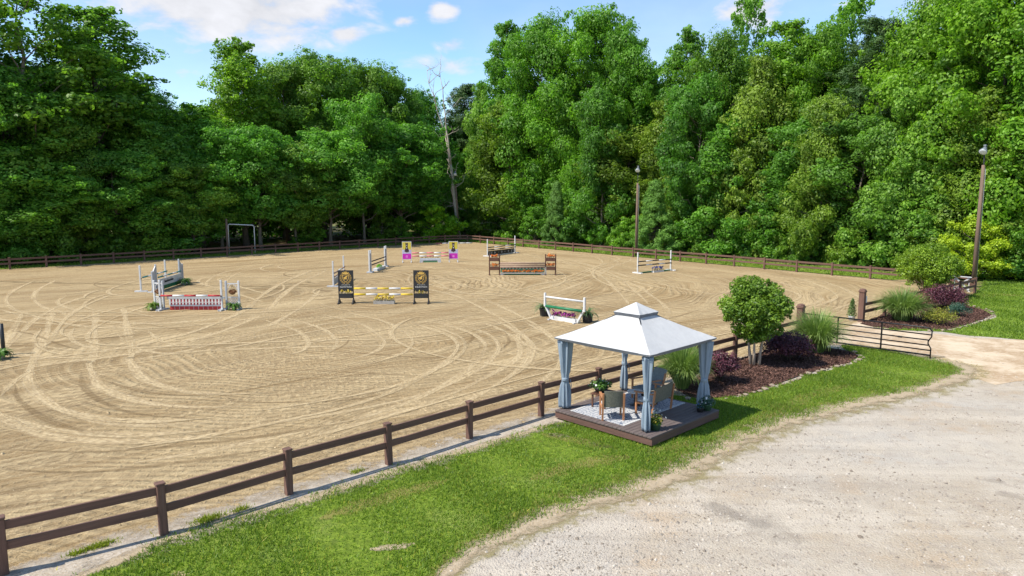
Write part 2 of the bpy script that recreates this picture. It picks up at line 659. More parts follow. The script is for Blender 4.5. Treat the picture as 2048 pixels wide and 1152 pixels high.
# ------------------------------------------------------------------ materials
def ground_materials():
    # sand of the arena: drag lines follow the loops in which the ring is harrowed
    t = NT('arena_sand')
    big = t.noise(t.uv('drag', (.45, .03, 1)), 1, 4, .6)
    mid = t.noise(t.uv('drag', (1.7, .05, 1)), 1, 5, .7, .1)
    fine = t.noise(t.uv('drag', (6.5, .13, 1)), 1, 4, .7, .1)
    fine2 = t.noise(t.uv('drag', (17, .4, 1)), 1, 3, .7, .2)
    loop = t.noise(t.uv('drag2', (3.4, .10, 1)), 1, 5, .7, .2)
    grain = t.noise(t.coord('Object'), 19, 4, .75)
    patch = t.noise(t.coord('Object'), .16, 4, .6)

    def ridges(layer, period, wob, amp):
        """teeth of the harrow: rows of ridges, broken along their run"""
        sp = t.new('ShaderNodeSeparateXYZ')
        t.link(t.uv(layer), sp.inputs[0])
        n = t.noise(t.uv(layer, (wob, .05, 1)), 1, 4, .6)
        ph = t.math('ADD', t.math('MULTIPLY', sp.outputs[0], 2 * PI / period), t.math('MULTIPLY', n, amp))
        return t.math('ADD', t.math('MULTIPLY', t.math('SINE', ph), .5), .5)
    ra = ridges('drag', .34, .5, 3.2)
    rb = ridges('drag2', .36, .4, 2.4)
    zone = t.ramp(t.math('ADD', t.math('MULTIPLY', patch, .6), t.math('MULTIPLY', loop, .4)), .44, .56)
    ridge = t.math('ADD', t.math('MULTIPLY', ra, t.math('SUBTRACT', 1.0, zone)), t.math('MULTIPLY', rb, zone))
    ridge = t.math('POWER', ridge, 1.8)
    bead = t.noise(t.uv('drag', (2.6, 6.0, 1)), 1, 3, .6)
    ridge = t.math('MULTIPLY', t.math('MULTIPLY', ridge, t.ramp(fine, .34, .58, .2, 1)), t.ramp(bead, .36, .56, .25, 1))
    tread = t.new('ShaderNodeTexVoronoi', feature='F1')
    tread.inputs['Scale'].default_value = 1.0
    t.link(t.uv('drag', (3.2, 8.0, 1)), tread.inputs['Vector'])
    lines = t.math('ADD', t.math('MULTIPLY', mid, .40), t.math('MULTIPLY', fine, .34))
    lines = t.math('ADD', lines, t.math('MULTIPLY', loop, .26))
    f = t.ramp(t.math('ADD', t.math('MULTIPLY', lines, .76), t.math('MULTIPLY', big, .24)), .415, .575)
    col = t.mix(f, (.255, .170, .080), (.545, .420, .240))
    col = t.mix(t.math('MULTIPLY', ridge, .68), col, (.19, .127, .058))
    dark = t.math('MULTIPLY', t.ramp(fine, .53, .61, 0, .6), t.ramp(mid, .42, .58))
    dark = t.math('MAXIMUM', dark, t.math('MULTIPLY', t.ramp(fine2, .54, .64, 0, .55), t.ramp(big, .36, .56)))
    col = t.mix(dark, col, (.185, .122, .06))
    tm = t.math('MULTIPLY', t.ramp(tread.outputs['Distance'], .3, .6, 0, .5), t.ramp(mid, .47, .58))
    col = t.mix(tm, col, (.20, .135, .068))
    col = t.mix(t.ramp(patch, .45, .68, 0, .22), col, (.50, .388, .222))
    col = t.mix(t.ramp(grain, .5, .78, 0, .5), col, (.56, .45, .275))
    col = t.mix(t.ramp(grain, .24, .42, .45, 0), col, (.19, .13, .07))
    t.set(col, .93, None, .15)
    h = t.math('ADD', t.math('ADD', fine, t.math('MULTIPLY', fine2, .6)), t.math('MULTIPLY', grain, .5))
    h = t.math('ADD', h, t.math('MULTIPLY', ridge, -.55))
    h = t.math('ADD', h, t.math('MULTIPLY', t.math('ADD', mid, loop), .6))
    h = t.math('ADD', h, t.math('MULTIPLY', tread.outputs['Distance'], -.2))
    t.bump(h, 1.0, .10)

    # tyre and drag tracks pressed into the sand: soft edged strips
    for nm, ca, cb, al in (('track_sand_pale', (.62, .495, .305), (.55, .425, .245), .68), ('track_sand_damp', (.145, .095, .045), (.25, .17, .085), .36)):
        t = NT(nm)
        uvn = t.new('ShaderNodeUVMap', uv_map='track')
        sp = t.new('ShaderNodeSeparateXYZ')
        t.link(uvn.outputs[0], sp.inputs[0])
        across = t.math('ABSOLUTE', t.math('SUBTRACT', sp.outputs[0], .5))
        edge = t.noise(t.uv('track', (1.5, 1.3, 1)), 2.2, 4, .65)
        rut = t.noise(t.uv('track', (9, .5, 1)), 1, 3, .6)
        wv = t.new('ShaderNodeTexVoronoi')
        wv.inputs['Scale'].default_value = 1.0
        t.link(t.uv('track', (6, 7, 1)), wv.inputs['Vector'])
        a = t.ramp(t.math('ADD', across, t.math('MULTIPLY', t.math('SUBTRACT', edge, .5), .55)), .2, .42, 1, 0)
        a = t.math('MULTIPLY', a, t.ramp(edge, .28, .5, .25, 1))
        a = t.math('MULTIPLY', a, al)
        long_ = t.noise(t.uv('track', (.01, .16, 1)), 1, 3, .6)
        a = t.math('MULTIPLY', a, t.ramp(long_, .3, .5, .4, 1))
        col = t.mix(t.ramp(rut, .38, .62), ca, cb)
        col = t.mix(t.ramp(wv.outputs['Distance'], .3, .7, 0, .5), col, (.27, .19, .10))
        t.set(col, .95, None, .1)
        t.bump(t.math('ADD', rut, t.math('MULTIPLY', wv.outputs['Distance'], -.6)), .6, .05)
        tr = t.new('ShaderNodeBsdfTransparent')
        ms = t.new('ShaderNodeMixShader')
        t.link(a, ms.inputs[0])
        t.link(tr.outputs[0], ms.inputs[1])
        t.link(t.b.outputs[0], ms.inputs[2])
        t.link(ms.outputs[0], t.out.inputs[0])

    # worn earth, dry thatch and damp stains: patches with ragged outlines
    for nm, ca, cb, al in (('worn_dirt', (.33, .255, .165), (.42, .345, .245), 1.0), ('dry_thatch', (.26, .225, .065), (.37, .30, .12), .5), ('damp_stain', (.21, .18, .15), (.32, .28, .235), .17), ('verge_worn', (.33, .27, .20), (.46, .405, .335), 1.0)):
        t = NT(nm)
        uvn = t.new('ShaderNodeUVMap', uv_map='track')
        sp = t.new('ShaderNodeSeparateXYZ')
        t.link(uvn.outputs[0], sp.inputs[0])
        across = t.math('ABSOLUTE', t.math('SUBTRACT', sp.outputs[0], .5))
        v = t.coord('Object')
        e1 = t.noise(v, 2.2, 6, .72)
        e2 = t.noise(v, 17, 4, .75)
        a = t.ramp(t.math('ADD', across, t.math('ADD', t.math('MULTIPLY', t.math('SUBTRACT', e1, .5), 1.3), t.math('MULTIPLY', t.math('SUBTRACT', e2, .5), .7))), .10, .42, 1, 0)
        a = t.math('MULTIPLY', t.math('MULTIPLY', a, t.ramp(across, .3, .5, 1, 0)), al)
        t.set(t.mix(t.ramp(e2, .35, .65), ca, cb), .95, None, .1)
        t.bump(e2, .8, .04)
        tr = t.new('ShaderNodeBsdfTransparent')
        ms = t.new('ShaderNodeMixShader')
        t.link(a, ms.inputs[0])
        t.link(tr.outputs[0], ms.inputs[1])
        t.link(t.b.outputs[0], ms.inputs[2])
        t.link(ms.outputs[0], t.out.inputs[0])

    t = NT('drive_gravel')
    v = t.coord('Object')
    n0 = t.noise(v, .13, 5, .6)
    n1 = t.noise(v, .55, 6, .65)
    n2 = t.noise(v, 3.0, 5, .7)
    n3 = t.noise(v, 21, 4, .75)
    vo = t.new('ShaderNodeTexVoronoi')
    vo.inputs['Scale'].default_value = 26
    t.link(v, vo.inputs['Vector'])
    col = t.mix(t.ramp(n0, .4, .62), (.385, .32, .24), (.40, .365, .315))
    col = t.mix(t.ramp(n1, .42, .66), col, (.45, .395, .32))
    col = t.mix(t.ramp(n2, .36, .5, .45, 0), col, (.29, .245, .205))
    col = t.mix(t.ramp(n1, .32, .46, .6, 0), col, (.40, .30, .20))
    col = t.mix(t.ramp(n3, .52, .68, 0, .6), col, (.50, .455, .395))
    col = t.mix(t.ramp(n3, .30, .42, .55, 0), col, (.20, .165, .135))
    lane = t.noise(t.coord('Object', (.07, 1.1, 1), (0, 0, -.66)), 1, 4, .65, .3)
    col = t.mix(t.ramp(lane, .50, .64, 0, .45), col, (.50, .44, .36))
    col = t.mix(t.ramp(lane, .34, .46, .4, 0), col, (.30, .255, .205))
    spot = t.ramp(t.noise(v, 1.7, 3, .7), .67, .74, 0, .6)
    col = t.mix(spot, col, (.17, .13, .10))
    t.set(col, .95, None, .15)
    t.bump(t.math('ADD', t.math('MULTIPLY', n3, 1.0), t.math('ADD', n2, t.math('MULTIPLY', vo.outputs['Distance'], -.7))), .7, .04)

    t = NT('dirt_track')
    v = t.coord('Object')
    n1 = t.noise(v, .5, 6, .65)
    n2 = t.noise(v, 5, 5, .7)
    col = t.mix(t.ramp(n1, .4, .62), (.34, .24, .145), (.52, .42, .30))
    col = t.mix(t.ramp(n2, .4, .7, 0, .5), col, (.58, .49, .38))
    t.set(col, .95, None, .15)
    t.bump(n2, .6, .04)

    t = NT('verge_gravel')
    v = t.coord('Object')
    n1 = t.noise(v, 1.1, 5, .65)
    n2 = t.noise(v, 16, 5, .8)
    col = t.mix(t.ramp(n1, .38, .62), (.32, .26, .19), (.42, .365, .30))
    col = t.mix(t.ramp(n2, .35, .5, .7, 0), col, (.26, .215, .17))
    col = t.mix(t.ramp(n2, .55, .7, 0, .6), col, (.64, .60, .55))
    t.set(col, .95, None, .15)
    t.bump(n2, .8, .04)

    t = NT('lawn_turf')
    v = t.coord('Object')
    n1 = t.noise(v, .5, 5, .65)
    n2 = t.noise(v, 7, 5, .7)
    col = t.mix(t.ramp(n2, .35, .65), (.075, .115, .012), (.17, .24, .025))
    col = t.mix(t.ramp(n1, .52, .70, 0, .6), col, (.20, .235, .06))
    bare = t.ramp(t.noise(v, .75, 4, .7), .66, .72)
    col = t.mix(bare, col, (.42, .32, .19))
    t.set(col, .9, None, .15)
    t.bump(n2, .9, .06)

    t = NT('forest_floor')
    v = t.coord('Object')
    n1 = t.noise(v, .25, 5, .65)
    n2 = t.noise(v, 3, 5, .7)
    col = t.mix(t.ramp(n2, .35, .65), (.10, .07, .04), (.20, .15, .085))
    col = t.mix(t.ramp(n1, .46, .62, 0, .85), col, (.12, .19, .035))
    t.set(col, .95, None, .1)
    t.bump(n2, .8, .08)

    t = NT('mulch')
    v = t.coord('Object')
    n1 = t.noise(v, 1.2, 4, .6)
    n2 = t.noise(v, 19, 4, .75, .6)
    col = t.mix(t.ramp(n2, .33, .66), (.030, .015, .011), (.15, .074, .053))
    col = t.mix(t.ramp(n1, .5, .7, 0, .45), col, (.16, .085, .06))
    t.set(col, .92, None, .2)
    t.bump(n2, 1.0, .06)


ground_materials()
at_leaf = leaf_mat('grass_blade', (.055, .115, .008), (.25, .375, .035), .35, .55)
leaf_mat('leaf_forest', (.060, .150, .020), (.245, .44, .055), .52, .5)
leaf_mat('leaf_pine', (.03, .07, .025), (.085, .14, .045), .2, .6)
leaf_mat('leaf_cedar', (.06, .12, .03), (.17, .25, .07), .25, .6)
leaf_mat('leaf_myrtle', (.055, .13, .012), (.225, .35, .035), .35, .45)
leaf_mat('leaf_purple', (.032, .013, .019), (.19, .058, .085), .2, .45)
leaf_mat('leaf_yellow', (.20, .30, .012), (.43, .52, .03), .35, .5)
leaf_mat('leaf_spirea', (.12, .17, .02), (.36, .34, .05), .35, .5)
leaf_mat('leaf_blue', (.03, .085, .06), (.085, .17, .115), .3, .6)
leaf_mat('plume_grass', (.085, .165, .03), (.30, .40, .12), .35, .5)
leaf_mat('fern_green', (.025, .085, .012), (.13, .26, .04), .3, .45)
leaf_mat('spider_leaf', (.03, .075, .025), (.22, .33, .14), .3, .4)
leaf_mat('rust_frond', (.12, .045, .015), (.30, .12, .04), .25, .7)
leaf_mat('mulch_chip', (.04, .02, .015), (.20, .105, .078), .0, .9)
leaf_mat('pebble', (.17, .14, .11), (.44, .395, .335), .0, .9)
leaf_mat('sand_crumb', (.24, .165, .085), (.52, .40, .235), .0, .95)
leaf_mat('petal_yellow', (.42, .30, .03), (.80, .62, .10), .2, .6)
leaf_mat('petal_white', (.62, .62, .60), (.85, .85, .83), .2, .6)
leaf_mat('petal_orange', (.55, .13, .02), (.85, .30, .06), .2, .6)
leaf_mat('petal_purple', (.18, .02, .14), (.42, .06, .33), .2, .6)
leaf_mat('petal_blue', (.02, .04, .22), (.07, .15, .55), .2, .6)
leaf_mat('petal_pink', (.48, .20, .18), (.70, .42, .38), .2, .6)
leaf_mat('petal_dark', (.03, .02, .02), (.13, .08, .06), .2, .6)
pm('fence_wood', (.135, .072, .052), .38, 2.2, .75, .5, stretch=(.6, 7, 7), dirt=(.16, .11, .085))
pm('post_wood', (.135, .071, .051), .38, 2.2, .75, .5, stretch=(7, 7, .6), dirt=(.16, .11, .085))
pm('deck_wood', (.125, .098, .092), .3, 2.5, .7, .4, stretch=(.5, 8, 8), dirt=(.15, .115, .10))
pm('fascia_wood', (.115, .062, .048), .25, 2.0, .7, .3, stretch=(.5, .5, 6))
pm('pole_wood', (.17, .115, .082), .4, 1.5, .85, .5, stretch=(8, 8, .4), dirt=(.09, .06, .045))
pm('bark_grey', (.20, .165, .13), .45, 1.3, .9, .6, stretch=(4, 4, .7))
pm('bark_dark', (.085, .066, .05), .4, 1.3, .9, .6, stretch=(4, 4, .7))
pm('bark_pale', (.42, .33, .25), .3, 2.0, .85, .4, stretch=(5, 5, .7))
pm('deadwood', (.42, .36, .30), .35, 1.5, .9, .4, stretch=(4, 4, .6))
pm('white_paint', (.57, .57, .57), .10, 3.0, .45, .1, dirt=(.40, .365, .31))
pm('grey_paint', (.42, .44, .47), .14, 3.0, .5, .1, dirt=(.33, .31, .29))
pm('black_paint', (.022, .023, .025), .3, 4.0, .45, .1)
pm('red_paint', (.40, .025, .030), .25, 3.0, .5, .1, dirt=(.36, .16, .13))
pm('pink_paint', (.54, .15, .17), .2, 3.0, .5, .1, dirt=(.50, .28, .25))
pm('teal_paint', (.010, .20, .19), .2, 3.0, .45, .1)
pm('green_paint', (.015, .155, .065), .25, 3.0, .5, .15)
pm('moss_green', (.10, .235, .125), .25, 6.0, .6, .2)
pm('yellow_paint', (.62, .44, .03), .2, 3.0, .5, .1, dirt=(.50, .40, .16))
pm('brown_paint', (.115, .052, .032), .3, 3.0, .6, .2, stretch=(1, 1, 4))
pm('rail_brown', (.30, .20, .155), .3, 2.0, .7, .2, stretch=(.5, 5, 5))
pm('banner_black', (.020, .021, .024), .2, 3.0, .5)
pm('gold', (.64, .40, .09), .15, 9.0, .4)
pm('gold_pale', (.66, .66, .64), .1, 9.0, .5)
pm('banner_yellow', (.60, .49, .06), .12, 5.0, .5)
pm('banner_lilac', (.50, .46, .66), .12, 5.0, .5)
pm('banner_magenta', (.56, .02, .42), .12, 5.0, .5)
pm('banner_pinkmark', (.66, .16, .54), .1, 5.0, .5)
pm('horse_dark', (.050, .026, .030), .3, 9.0, .5)
pm('canvas_white', (.44, .44, .435), .06, 1.6, .85, .6, dirt=(.56, .555, .54))
pm('canvas_trim', (.13, .14, .16), .2, 5.0, .8)
pm('curtain_cloth', (.21, .265, .325), .14, 3.5, .85, .2, stretch=(3, 3, .8))
pm('metal_dark', (.035, .035, .038), .25, 5.0, .45, .1, .3)
pm('gate_metal', (.010, .010, .012), .3, 5.0, .38, .1, .4)
pm('hood_grey', (.17, .19, .21), .2, 5.0, .5, .1, .2)
pm('metal_grey', (.46, .47, .48), .14, 5.0, .42, .1, .5)
pm('pipe_white', (.60, .61, .62), .08, 5.0, .4)
pm('wicker', (.135, .135, .105), .35, 26.0, .8, .8)
pm('teak', (.40, .185, .085), .25, 3.0, .6, .2, stretch=(5, 5, 1))
pm('sling_grey', (.16, .19, .20), .2, 18.0, .8, .3)
pm('cushion', (.50, .50, .49), .1, 5.0, .9, .2)
pm('dark_box', (.006, .006, .007), .3, 5.0, .6)
pm('stone', (.27, .215, .16), .25, 5.0, .9, .5)
pm('block_rust', (.36, .20, .12), .3, 6.0, .9, .5)
pm('pot_black', (.020, .020, .021), .3, 5.0, .5)
pm('pot_green', (.030, .075, .040), .3, 5.0, .55)
pm('pot_grey', (.34, .32, .29), .2, 5.0, .8, .3)
pm('basket_coir', (.22, .115, .060), .4, 14.0, .95, .8)
pm('soil', (.035, .024, .018), .3, 12.0, .95, .5)
pm('glass_lamp', (.62, .66, .70), .08, 5.0, .25)


def rug_material():
    t = NT('rug_weave')
    v = t.coord('Object')
    vo = t.new('ShaderNodeTexVoronoi', feature='DISTANCE_TO_EDGE')
    vo.inputs['Scale'].default_value = 9
    vo.inputs['Randomness'].default_value = .55
    t.link(v, vo.inputs['Vector'])
    wv = t.new('ShaderNodeTexWave', wave_type='BANDS', bands_direction='DIAGONAL')
    wv.inputs['Scale'].default_value = 5.5
    wv.inputs['Distortion'].default_value = 3.0
    t.link(v, wv.inputs['Vector'])
    n = t.noise(v, 40, 3, .7)
    f = t.math('ADD', t.ramp(vo.outputs['Distance'], .05, .13, 0, .6), t.math('MULTIPLY', t.ramp(wv.outputs[0], .4, .6), .4))
    f = t.math('ADD', f, t.math('MULTIPLY', t.math('SUBTRACT', n, .5), .5))
    t.set(t.mix(t.ramp(f, .3, .7), (.10, .13, .185), (.47, .47, .475)), .95, None, .1)
    t.bump(n, .5, .01)


rug_material()


# ------------------------------------------------------------------ setting: ground sheets
NEAR_D = Vector((.736, .677, 0))                 # run of the near fence
LEFT_D = Vector((.702, .712, 0))                 # run of the far left fence
RIGHT_D = Vector((.617, -.787, 0))               # run of the far right fence
sheet('ground', [(-420, -120), (420, -120), (420, 520), (-420, 520)], 0.0, 'forest_floor')
sheet('driveway', smooth_poly([(-34, -12), (-22.5, -1.6), (12.6, 30.6), (18.1, 35.6), (24, 38), (30, 38), (90, 38), (90, -40), (-34, -40)], 2.0, .03), .004, 'drive_gravel')


def make_arena():
    xs = np.arange(-84, 36, .5)
    ys = np.arange(-14, 102, .5)
    X, Y = np.meshgrid(xs, ys)
    nx, ny = len(xs), len(ys)
    co = np.stack([X.ravel(), Y.ravel(), np.full(X.size, .008)], 1)
    idx = np.arange(nx * ny).reshape(ny, nx)
    q = np.stack([idx[:-1, :-1], idx[:-1, 1:], idx[1:, 1:], idx[1:, :-1]], -1).reshape(-1, 4)
    outline = [(-31.2, -9.4), (31.2, 46.7), (32.6, 52.0), (-6.2, 99.4), (-9.4, 98.4), (-80, 26.2)]
    cen = co[q].mean(1)
    keep = in_poly(cen, outline) | (edge_dist(cen, outline) < .9)
    q = q[keep]
    me = bpy.data.meshes.new('arena')
    used, inv = np.unique(q, return_inverse=True)
    me.from_pydata(co[used].tolist(), [], inv.reshape(-1, 4).tolist())
    bm = bmesh.new()
    bm.from_mesh(me)
    n = len(outline)
    for i in range(n):
        a, b = Vector((*outline[i], 0)), Vector((*outline[(i + 1) % n], 0))
        d = (b - a).normalized()
        no = Vector((d.y, -d.x, 0))
        bmesh.ops.bisect_plane(bm, geom=bm.verts[:] + bm.edges[:] + bm.faces[:], plane_co=a, plane_no=no, clear_outer=True)
    bm.to_mesh(me)
    bm.free()
    nv = len(me.vertices)
    P = np.empty(nv * 3)
    me.vertices.foreach_get('co', P)
    P = P.reshape(-1, 3)
    # gentle unevenness of the worked sand
    rng = np.random.default_rng(3)
    wob = np.zeros(nv)
    for _ in range(14):
        k = rng.normal(0, .5, 2)
        wob += np.sin(P[:, 0] * k[0] + P[:, 1] * k[1] + rng.uniform(0, 6.3)) / 14
    lines = [((-8.76, 11.5), (-.677, .736)), ((-44.75, 61.74), (.712, -.702)), ((-6.2, 99.0), (-.787, -.617)), ((-60, 6), (.6, .8))]
    ds = np.stack([(P[:, 0] - a[0]) * n_[0] + (P[:, 1] - a[1]) * n_[1] for a, n_ in lines], 1)
    k = 7.0
    s = -k * np.log(np.exp(-ds / k).sum(1)) + wob * 1.6
    c = np.array([-16.0, 50.0])
    ang = np.arctan2(P[:, 1] - c[1], -(P[:, 0] - c[0]) * -1)
    ang = np.arctan2(P[:, 1] - c[1], P[:, 0] - c[0] + 1e-6)
    ang = np.where(ang > 3.0, ang - 2 * PI, ang)
    tt = ang * 24
    c2 = np.array([-6.0, 30.5])
    dx, dy = (P[:, 0] - c2[0]) * .8, (P[:, 1] - c2[1]) * 1.15
    s2 = np.sqrt(dx * dx + dy * dy) + wob * 1.2
    t2 = np.arctan2(dy, dx) * 12
    li = np.empty(len(me.loops), dtype=np.int32)
    me.loops.foreach_get('vertex_index', li)
    for nm, a, b in (('drag', s, tt), ('drag2', s2, t2)):
        uvl = me.uv_layers.new(name=nm)
        uvl.data.foreach_set('uv', np.stack([a[li], b[li]], 1).astype(np.float32).ravel())
    me.materials.append(MATS['arena_sand'])
    o = obj('arena', me)
    o['kind'] = 'structure'
    return o


arena = make_arena()

# wheel and harrow tracks followed on the photograph, laid on the sand
TRACKS = [
    # (pixels, width in metres, pale?)
    ([(191, 619), (190, 650), (185, 718), (178, 724), (184, 747), (204, 775), (275, 802), (373, 814), (520, 812)], .55, 1),
    ([(105, 622), (92, 667), (65, 725), (57, 759), (71, 786), (118, 818), (204, 845), (314, 851), (480, 842)], .6, 1),
    ([(113, 560), (79, 578), (67, 595), (82, 612), (113, 622), (171, 636), (239, 646), (342, 646), (444, 636), (530, 626)], .5, 1),
    ([(0, 619), (51, 632), (120, 639), (239, 644), (360, 652)], .5, 1),
    ([(655, 540), (598, 567), (560, 595), (533, 622), (444, 663), (342, 690), (239, 711), (120, 726), (0, 745)], .65, 1),
    ([(642, 578), (615, 605), (560, 640), (500, 668), (380, 700), (260, 722)], .45, 1),
    ([(868, 643), (936, 664), (968, 686), (965, 710), (936, 739), (895, 766), (828, 801), (734, 833), (654, 852), (480, 890), (250, 930)], .42, 1),
    ([(909, 645), (976, 669), (997, 694), (984, 718), (936, 750), (842, 790), (700, 822), (520, 852)], .42, 1),
    ([(962, 643), (1019, 669), (1040, 696), (1030, 720), (976, 753), (880, 798), (760, 838), (600, 880)], .42, 1),
    ([(985, 641), (1040, 664), (1059, 691), (1054, 718), (1016, 755), (940, 800), (840, 842)], .40, 1),
    ([(1043, 640), (1110, 680), (1124, 704), (1112, 738), (1060, 780)], .45, 1),
    ([(560, 632), (640, 656), (670, 678), (672, 691), (654, 707), (600, 722)], .35, 1),
    ([(640, 628), (721, 648), (758, 672), (769, 686), (750, 704), (690, 722)], .35, 1),
    ([(860, 570), (940, 589), (994, 610), (1047, 636), (1086, 660), (1120, 690)], .45, 1),
    ([(1180, 548), (1262, 567), (1305, 593), (1327, 610), (1337, 628), (1330, 650)], .45, 1),
    ([(1060, 512), (1133, 527), (1198, 550), (1241, 589), (1258, 610)], .4, 1),
    ([(1040, 588), (1090, 576), (1155, 559), (1219, 535), (1262, 520), (1240, 512)], .4, 1),
    ([(1100, 590), (1176, 561), (1219, 538), (1235, 524), (1200, 512), (1120, 506)], .4, 1),
    ([(1440, 590), (1378, 580), (1262, 555), (1155, 524), (1060, 508)], .45, 1),
    ([(1540, 560), (1590, 574), (1637, 590), (1640, 602), (1606, 612), (1540, 616), (1440, 608)], .45, 1),
    ([(1600, 556), (1653, 565), (1710, 590), (1705, 605), (1660, 622)], .45, 1),
    ([(1480, 540), (1560, 552), (1640, 566), (1700, 578)], .4, 1),
    ([(470, 545), (430, 552), (398, 560), (404, 568), (440, 578), (480, 590), (530, 606)], .4, 1),
    ([(520, 530), (470, 540), (440, 548), (416, 562), (412, 575)], .35, 1),
    ([(137, 591), (116, 602), (124, 612), (170, 622), (250, 618), (300, 628)], .4, 1),
    ([(0, 700), (60, 712), (150, 716), (300, 708), (460, 700), (640, 694), (800, 690), (930, 676)], .4, 1),
    ([(180, 590), (120, 612), (70, 640), (30, 680), (0, 705)], .45, 1),
    ([(700, 640), (560, 664), (420, 690), (300, 702)], .35, 1),
    ([(0, 795), (22, 770), (60, 745), (120, 732)], .5, 1),
    ([(0, 826), (40, 842), (120, 862), (260, 872), (420, 862)], .5, 1),
    ([(235, 668), (258, 690), (300, 704), (370, 712)], .35, 1),
    ([(150, 655), (140, 672), (160, 690), (210, 702)], .35, 1),
    ([(640, 600), (720, 590), (800, 575), (860, 560)], .35, 1),
    ([(560, 560), (620, 548), (700, 540), (790, 545), (860, 560), (900, 580)], .4, 1),
    ([(905, 545), (990, 560), (1060, 582), (1140, 600), (1250, 604)], .35, 1),
    ([(1340, 560), (1420, 556), (1500, 562), (1560, 580)], .35, 1),
    # darker turned-up lines
    ([(30, 770), (38, 800), (90, 838), (180, 866), (300, 876)], .30, 0),
    ([(162, 745), (168, 775), (205, 805), (270, 828), (380, 838)], .30, 0),
    ([(200, 760), (300, 786), (420, 790), (560, 768), (640, 752)], .25, 0),
    ([(640, 760), (740, 748), (840, 752), (930, 740)], .25, 0),
    ([(420, 800), (560, 806), (700, 800), (820, 780)], .25, 0),
    ([(0, 900), (180, 905), (360, 892), (560, 868), (720, 840)], .30, 0),
    ([(0, 940), (160, 946), (330, 930), (540, 900)], .30, 0),
    ([(1008, 660), (1018, 684), (1000, 700)], .22, 0),
    ([(880, 706), (930, 690), (946, 674), (930, 664)], .22, 0),
    ([(655, 708), (690, 690), (700, 675)], .2, 0),
    ([(0, 660), (60, 668), (120, 690), (160, 700)], .3, 0),
    ([(250, 655), (290, 650), (360, 660), (420, 668)], .25, 0),
    ([(560, 700), (700, 706), (860, 716), (930, 708)], .22, 0),
    ([(1400, 620), (1320, 640), (1200, 640)], .25, 0),
    ([(1150, 600), (1250, 585), (1360, 590), (1460, 600)], .25, 0),
    ([(700, 560), (800, 556), (900, 562), (1010, 580)], .25, 0),
]


def make_tracks():
    vs, fs, uv, mi = [], [], [], []
    r = random.Random(5)
    extra = []
    for pts, w, pale in TRACKS:
        if pale and r.random() < .75:              # the other wheel of the same vehicle
            P = [G(*p) for p in pts]
            off = r.choice((-1, 1)) * r.uniform(1.15, 1.45)
            Q = []
            for i, p in enumerate(P):
                d = (P[min(i + 1, len(P) - 1)] - P[max(i - 1, 0)]).normalized()
                Q.append(p + Vector((-d.y, d.x, 0)) * off)
            extra.append((Q, w * r.uniform(.8, 1.05), pale))
    allp = [([G(*p) for p in pts], w, pale) for pts, w, pale in TRACKS] + extra
    # straight drag passes beside the fences and broad loops round the ring
    for k in range(5):
        o = r.uniform(1.0, 15) ** 1.0
        a = r.uniform(-6, 30)
        ln = r.uniform(6, 22)
        base = Vector((-8.76, 11.5, 0)) + Vector((-.677, .736, 0)) * o
        ph, am = r.uniform(0, 6), r.uniform(.2, .7)
        Q = [base + NEAR_D * (a + ln * j / 8) + Vector((-.677, .736, 0)) * am * math.sin(ph + j * .5) for j in range(9)]
        Q = [q for q in Q if q.y > 3]
        if len(Q) > 3:
            allp.append((Q, r.uniform(.14, .26), r.random() < .65))
    for k in range(30):
        cx, cy = r.uniform(-26, 10), r.uniform(32, 66)
        ra, rb = r.uniform(3, 11), r.uniform(3, 11)
        a0, da = r.uniform(0, 6.3), r.uniform(1.2, 4.2)
        Q = [Vector((cx + ra * math.cos(a0 + da * j / 12), cy + rb * math.sin(a0 + da * j / 12), 0)) for j in range(13)]
        allp.append((Q, r.uniform(.2, .4), r.random() < .92))
    ap = [(-31, -8.6), (30.6, 46.4), (32, 51.6), (-6.2, 98.6), (-80, 27)]
    for n, (P, w, pale) in enumerate(allp):
        C = [p for p in catmull(P, .3)]
        z = .012 + n * .00022
        k = len(vs)
        L = 0.0
        m = len(C)
        ins = in_poly(np.array([[p.x, p.y] for p in C]), ap)
        for i, p in enumerate(C):
            d = (C[min(i + 1, m - 1)] - C[max(i - 1, 0)]).normalized()
            s = Vector((-d.y, d.x, 0))
            if i:
                L += (p - C[i - 1]).length
            e = min(1.0, min(i, m - 1 - i) / 5 + .05)
            ww = w * .66 * (.85 + .25 * math.sin(i * .21 + n)) * e * .85
            for sg in (-1, 1):
                q = p + s * ww * sg
                vs.append((q.x, q.y, z))
            uv.append(((0, L + n * 7.3), (1, L + n * 7.3)))
        for i in range(m - 1):
            if ins[i] and ins[i + 1]:
                fs.append((k + 2 * i + 1, k + 2 * i, k + 2 * i + 2, k + 2 * i + 3))
                mi.append(0 if pale else 1)
    me = bpy.data.meshes.new('tyre_tracks')
    me.from_pydata(vs, [], fs)
    flat = [c for pr_ in uv for c in pr_]
    ul = me.uv_layers.new(name='track')
    for lp in me.loops:
        ul.data[lp.index].uv = flat[lp.vertex_index]
    me.materials.append(MATS['track_sand_pale'])
    me.materials.append(MATS['track_sand_damp'])
    me.polygons.foreach_set('material_index', mi)
    o = obj('tyre_tracks', me, arena)
    o['kind'] = 'stuff'


make_tracks()


def GP(pts):
    return [tuple(G(*p)[:2]) for p in pts]


def along(p0, d, a, off, side):
    return (p0[0] + d.x * a + side[0] * off, p0[1] + d.y * a + side[1] * off)


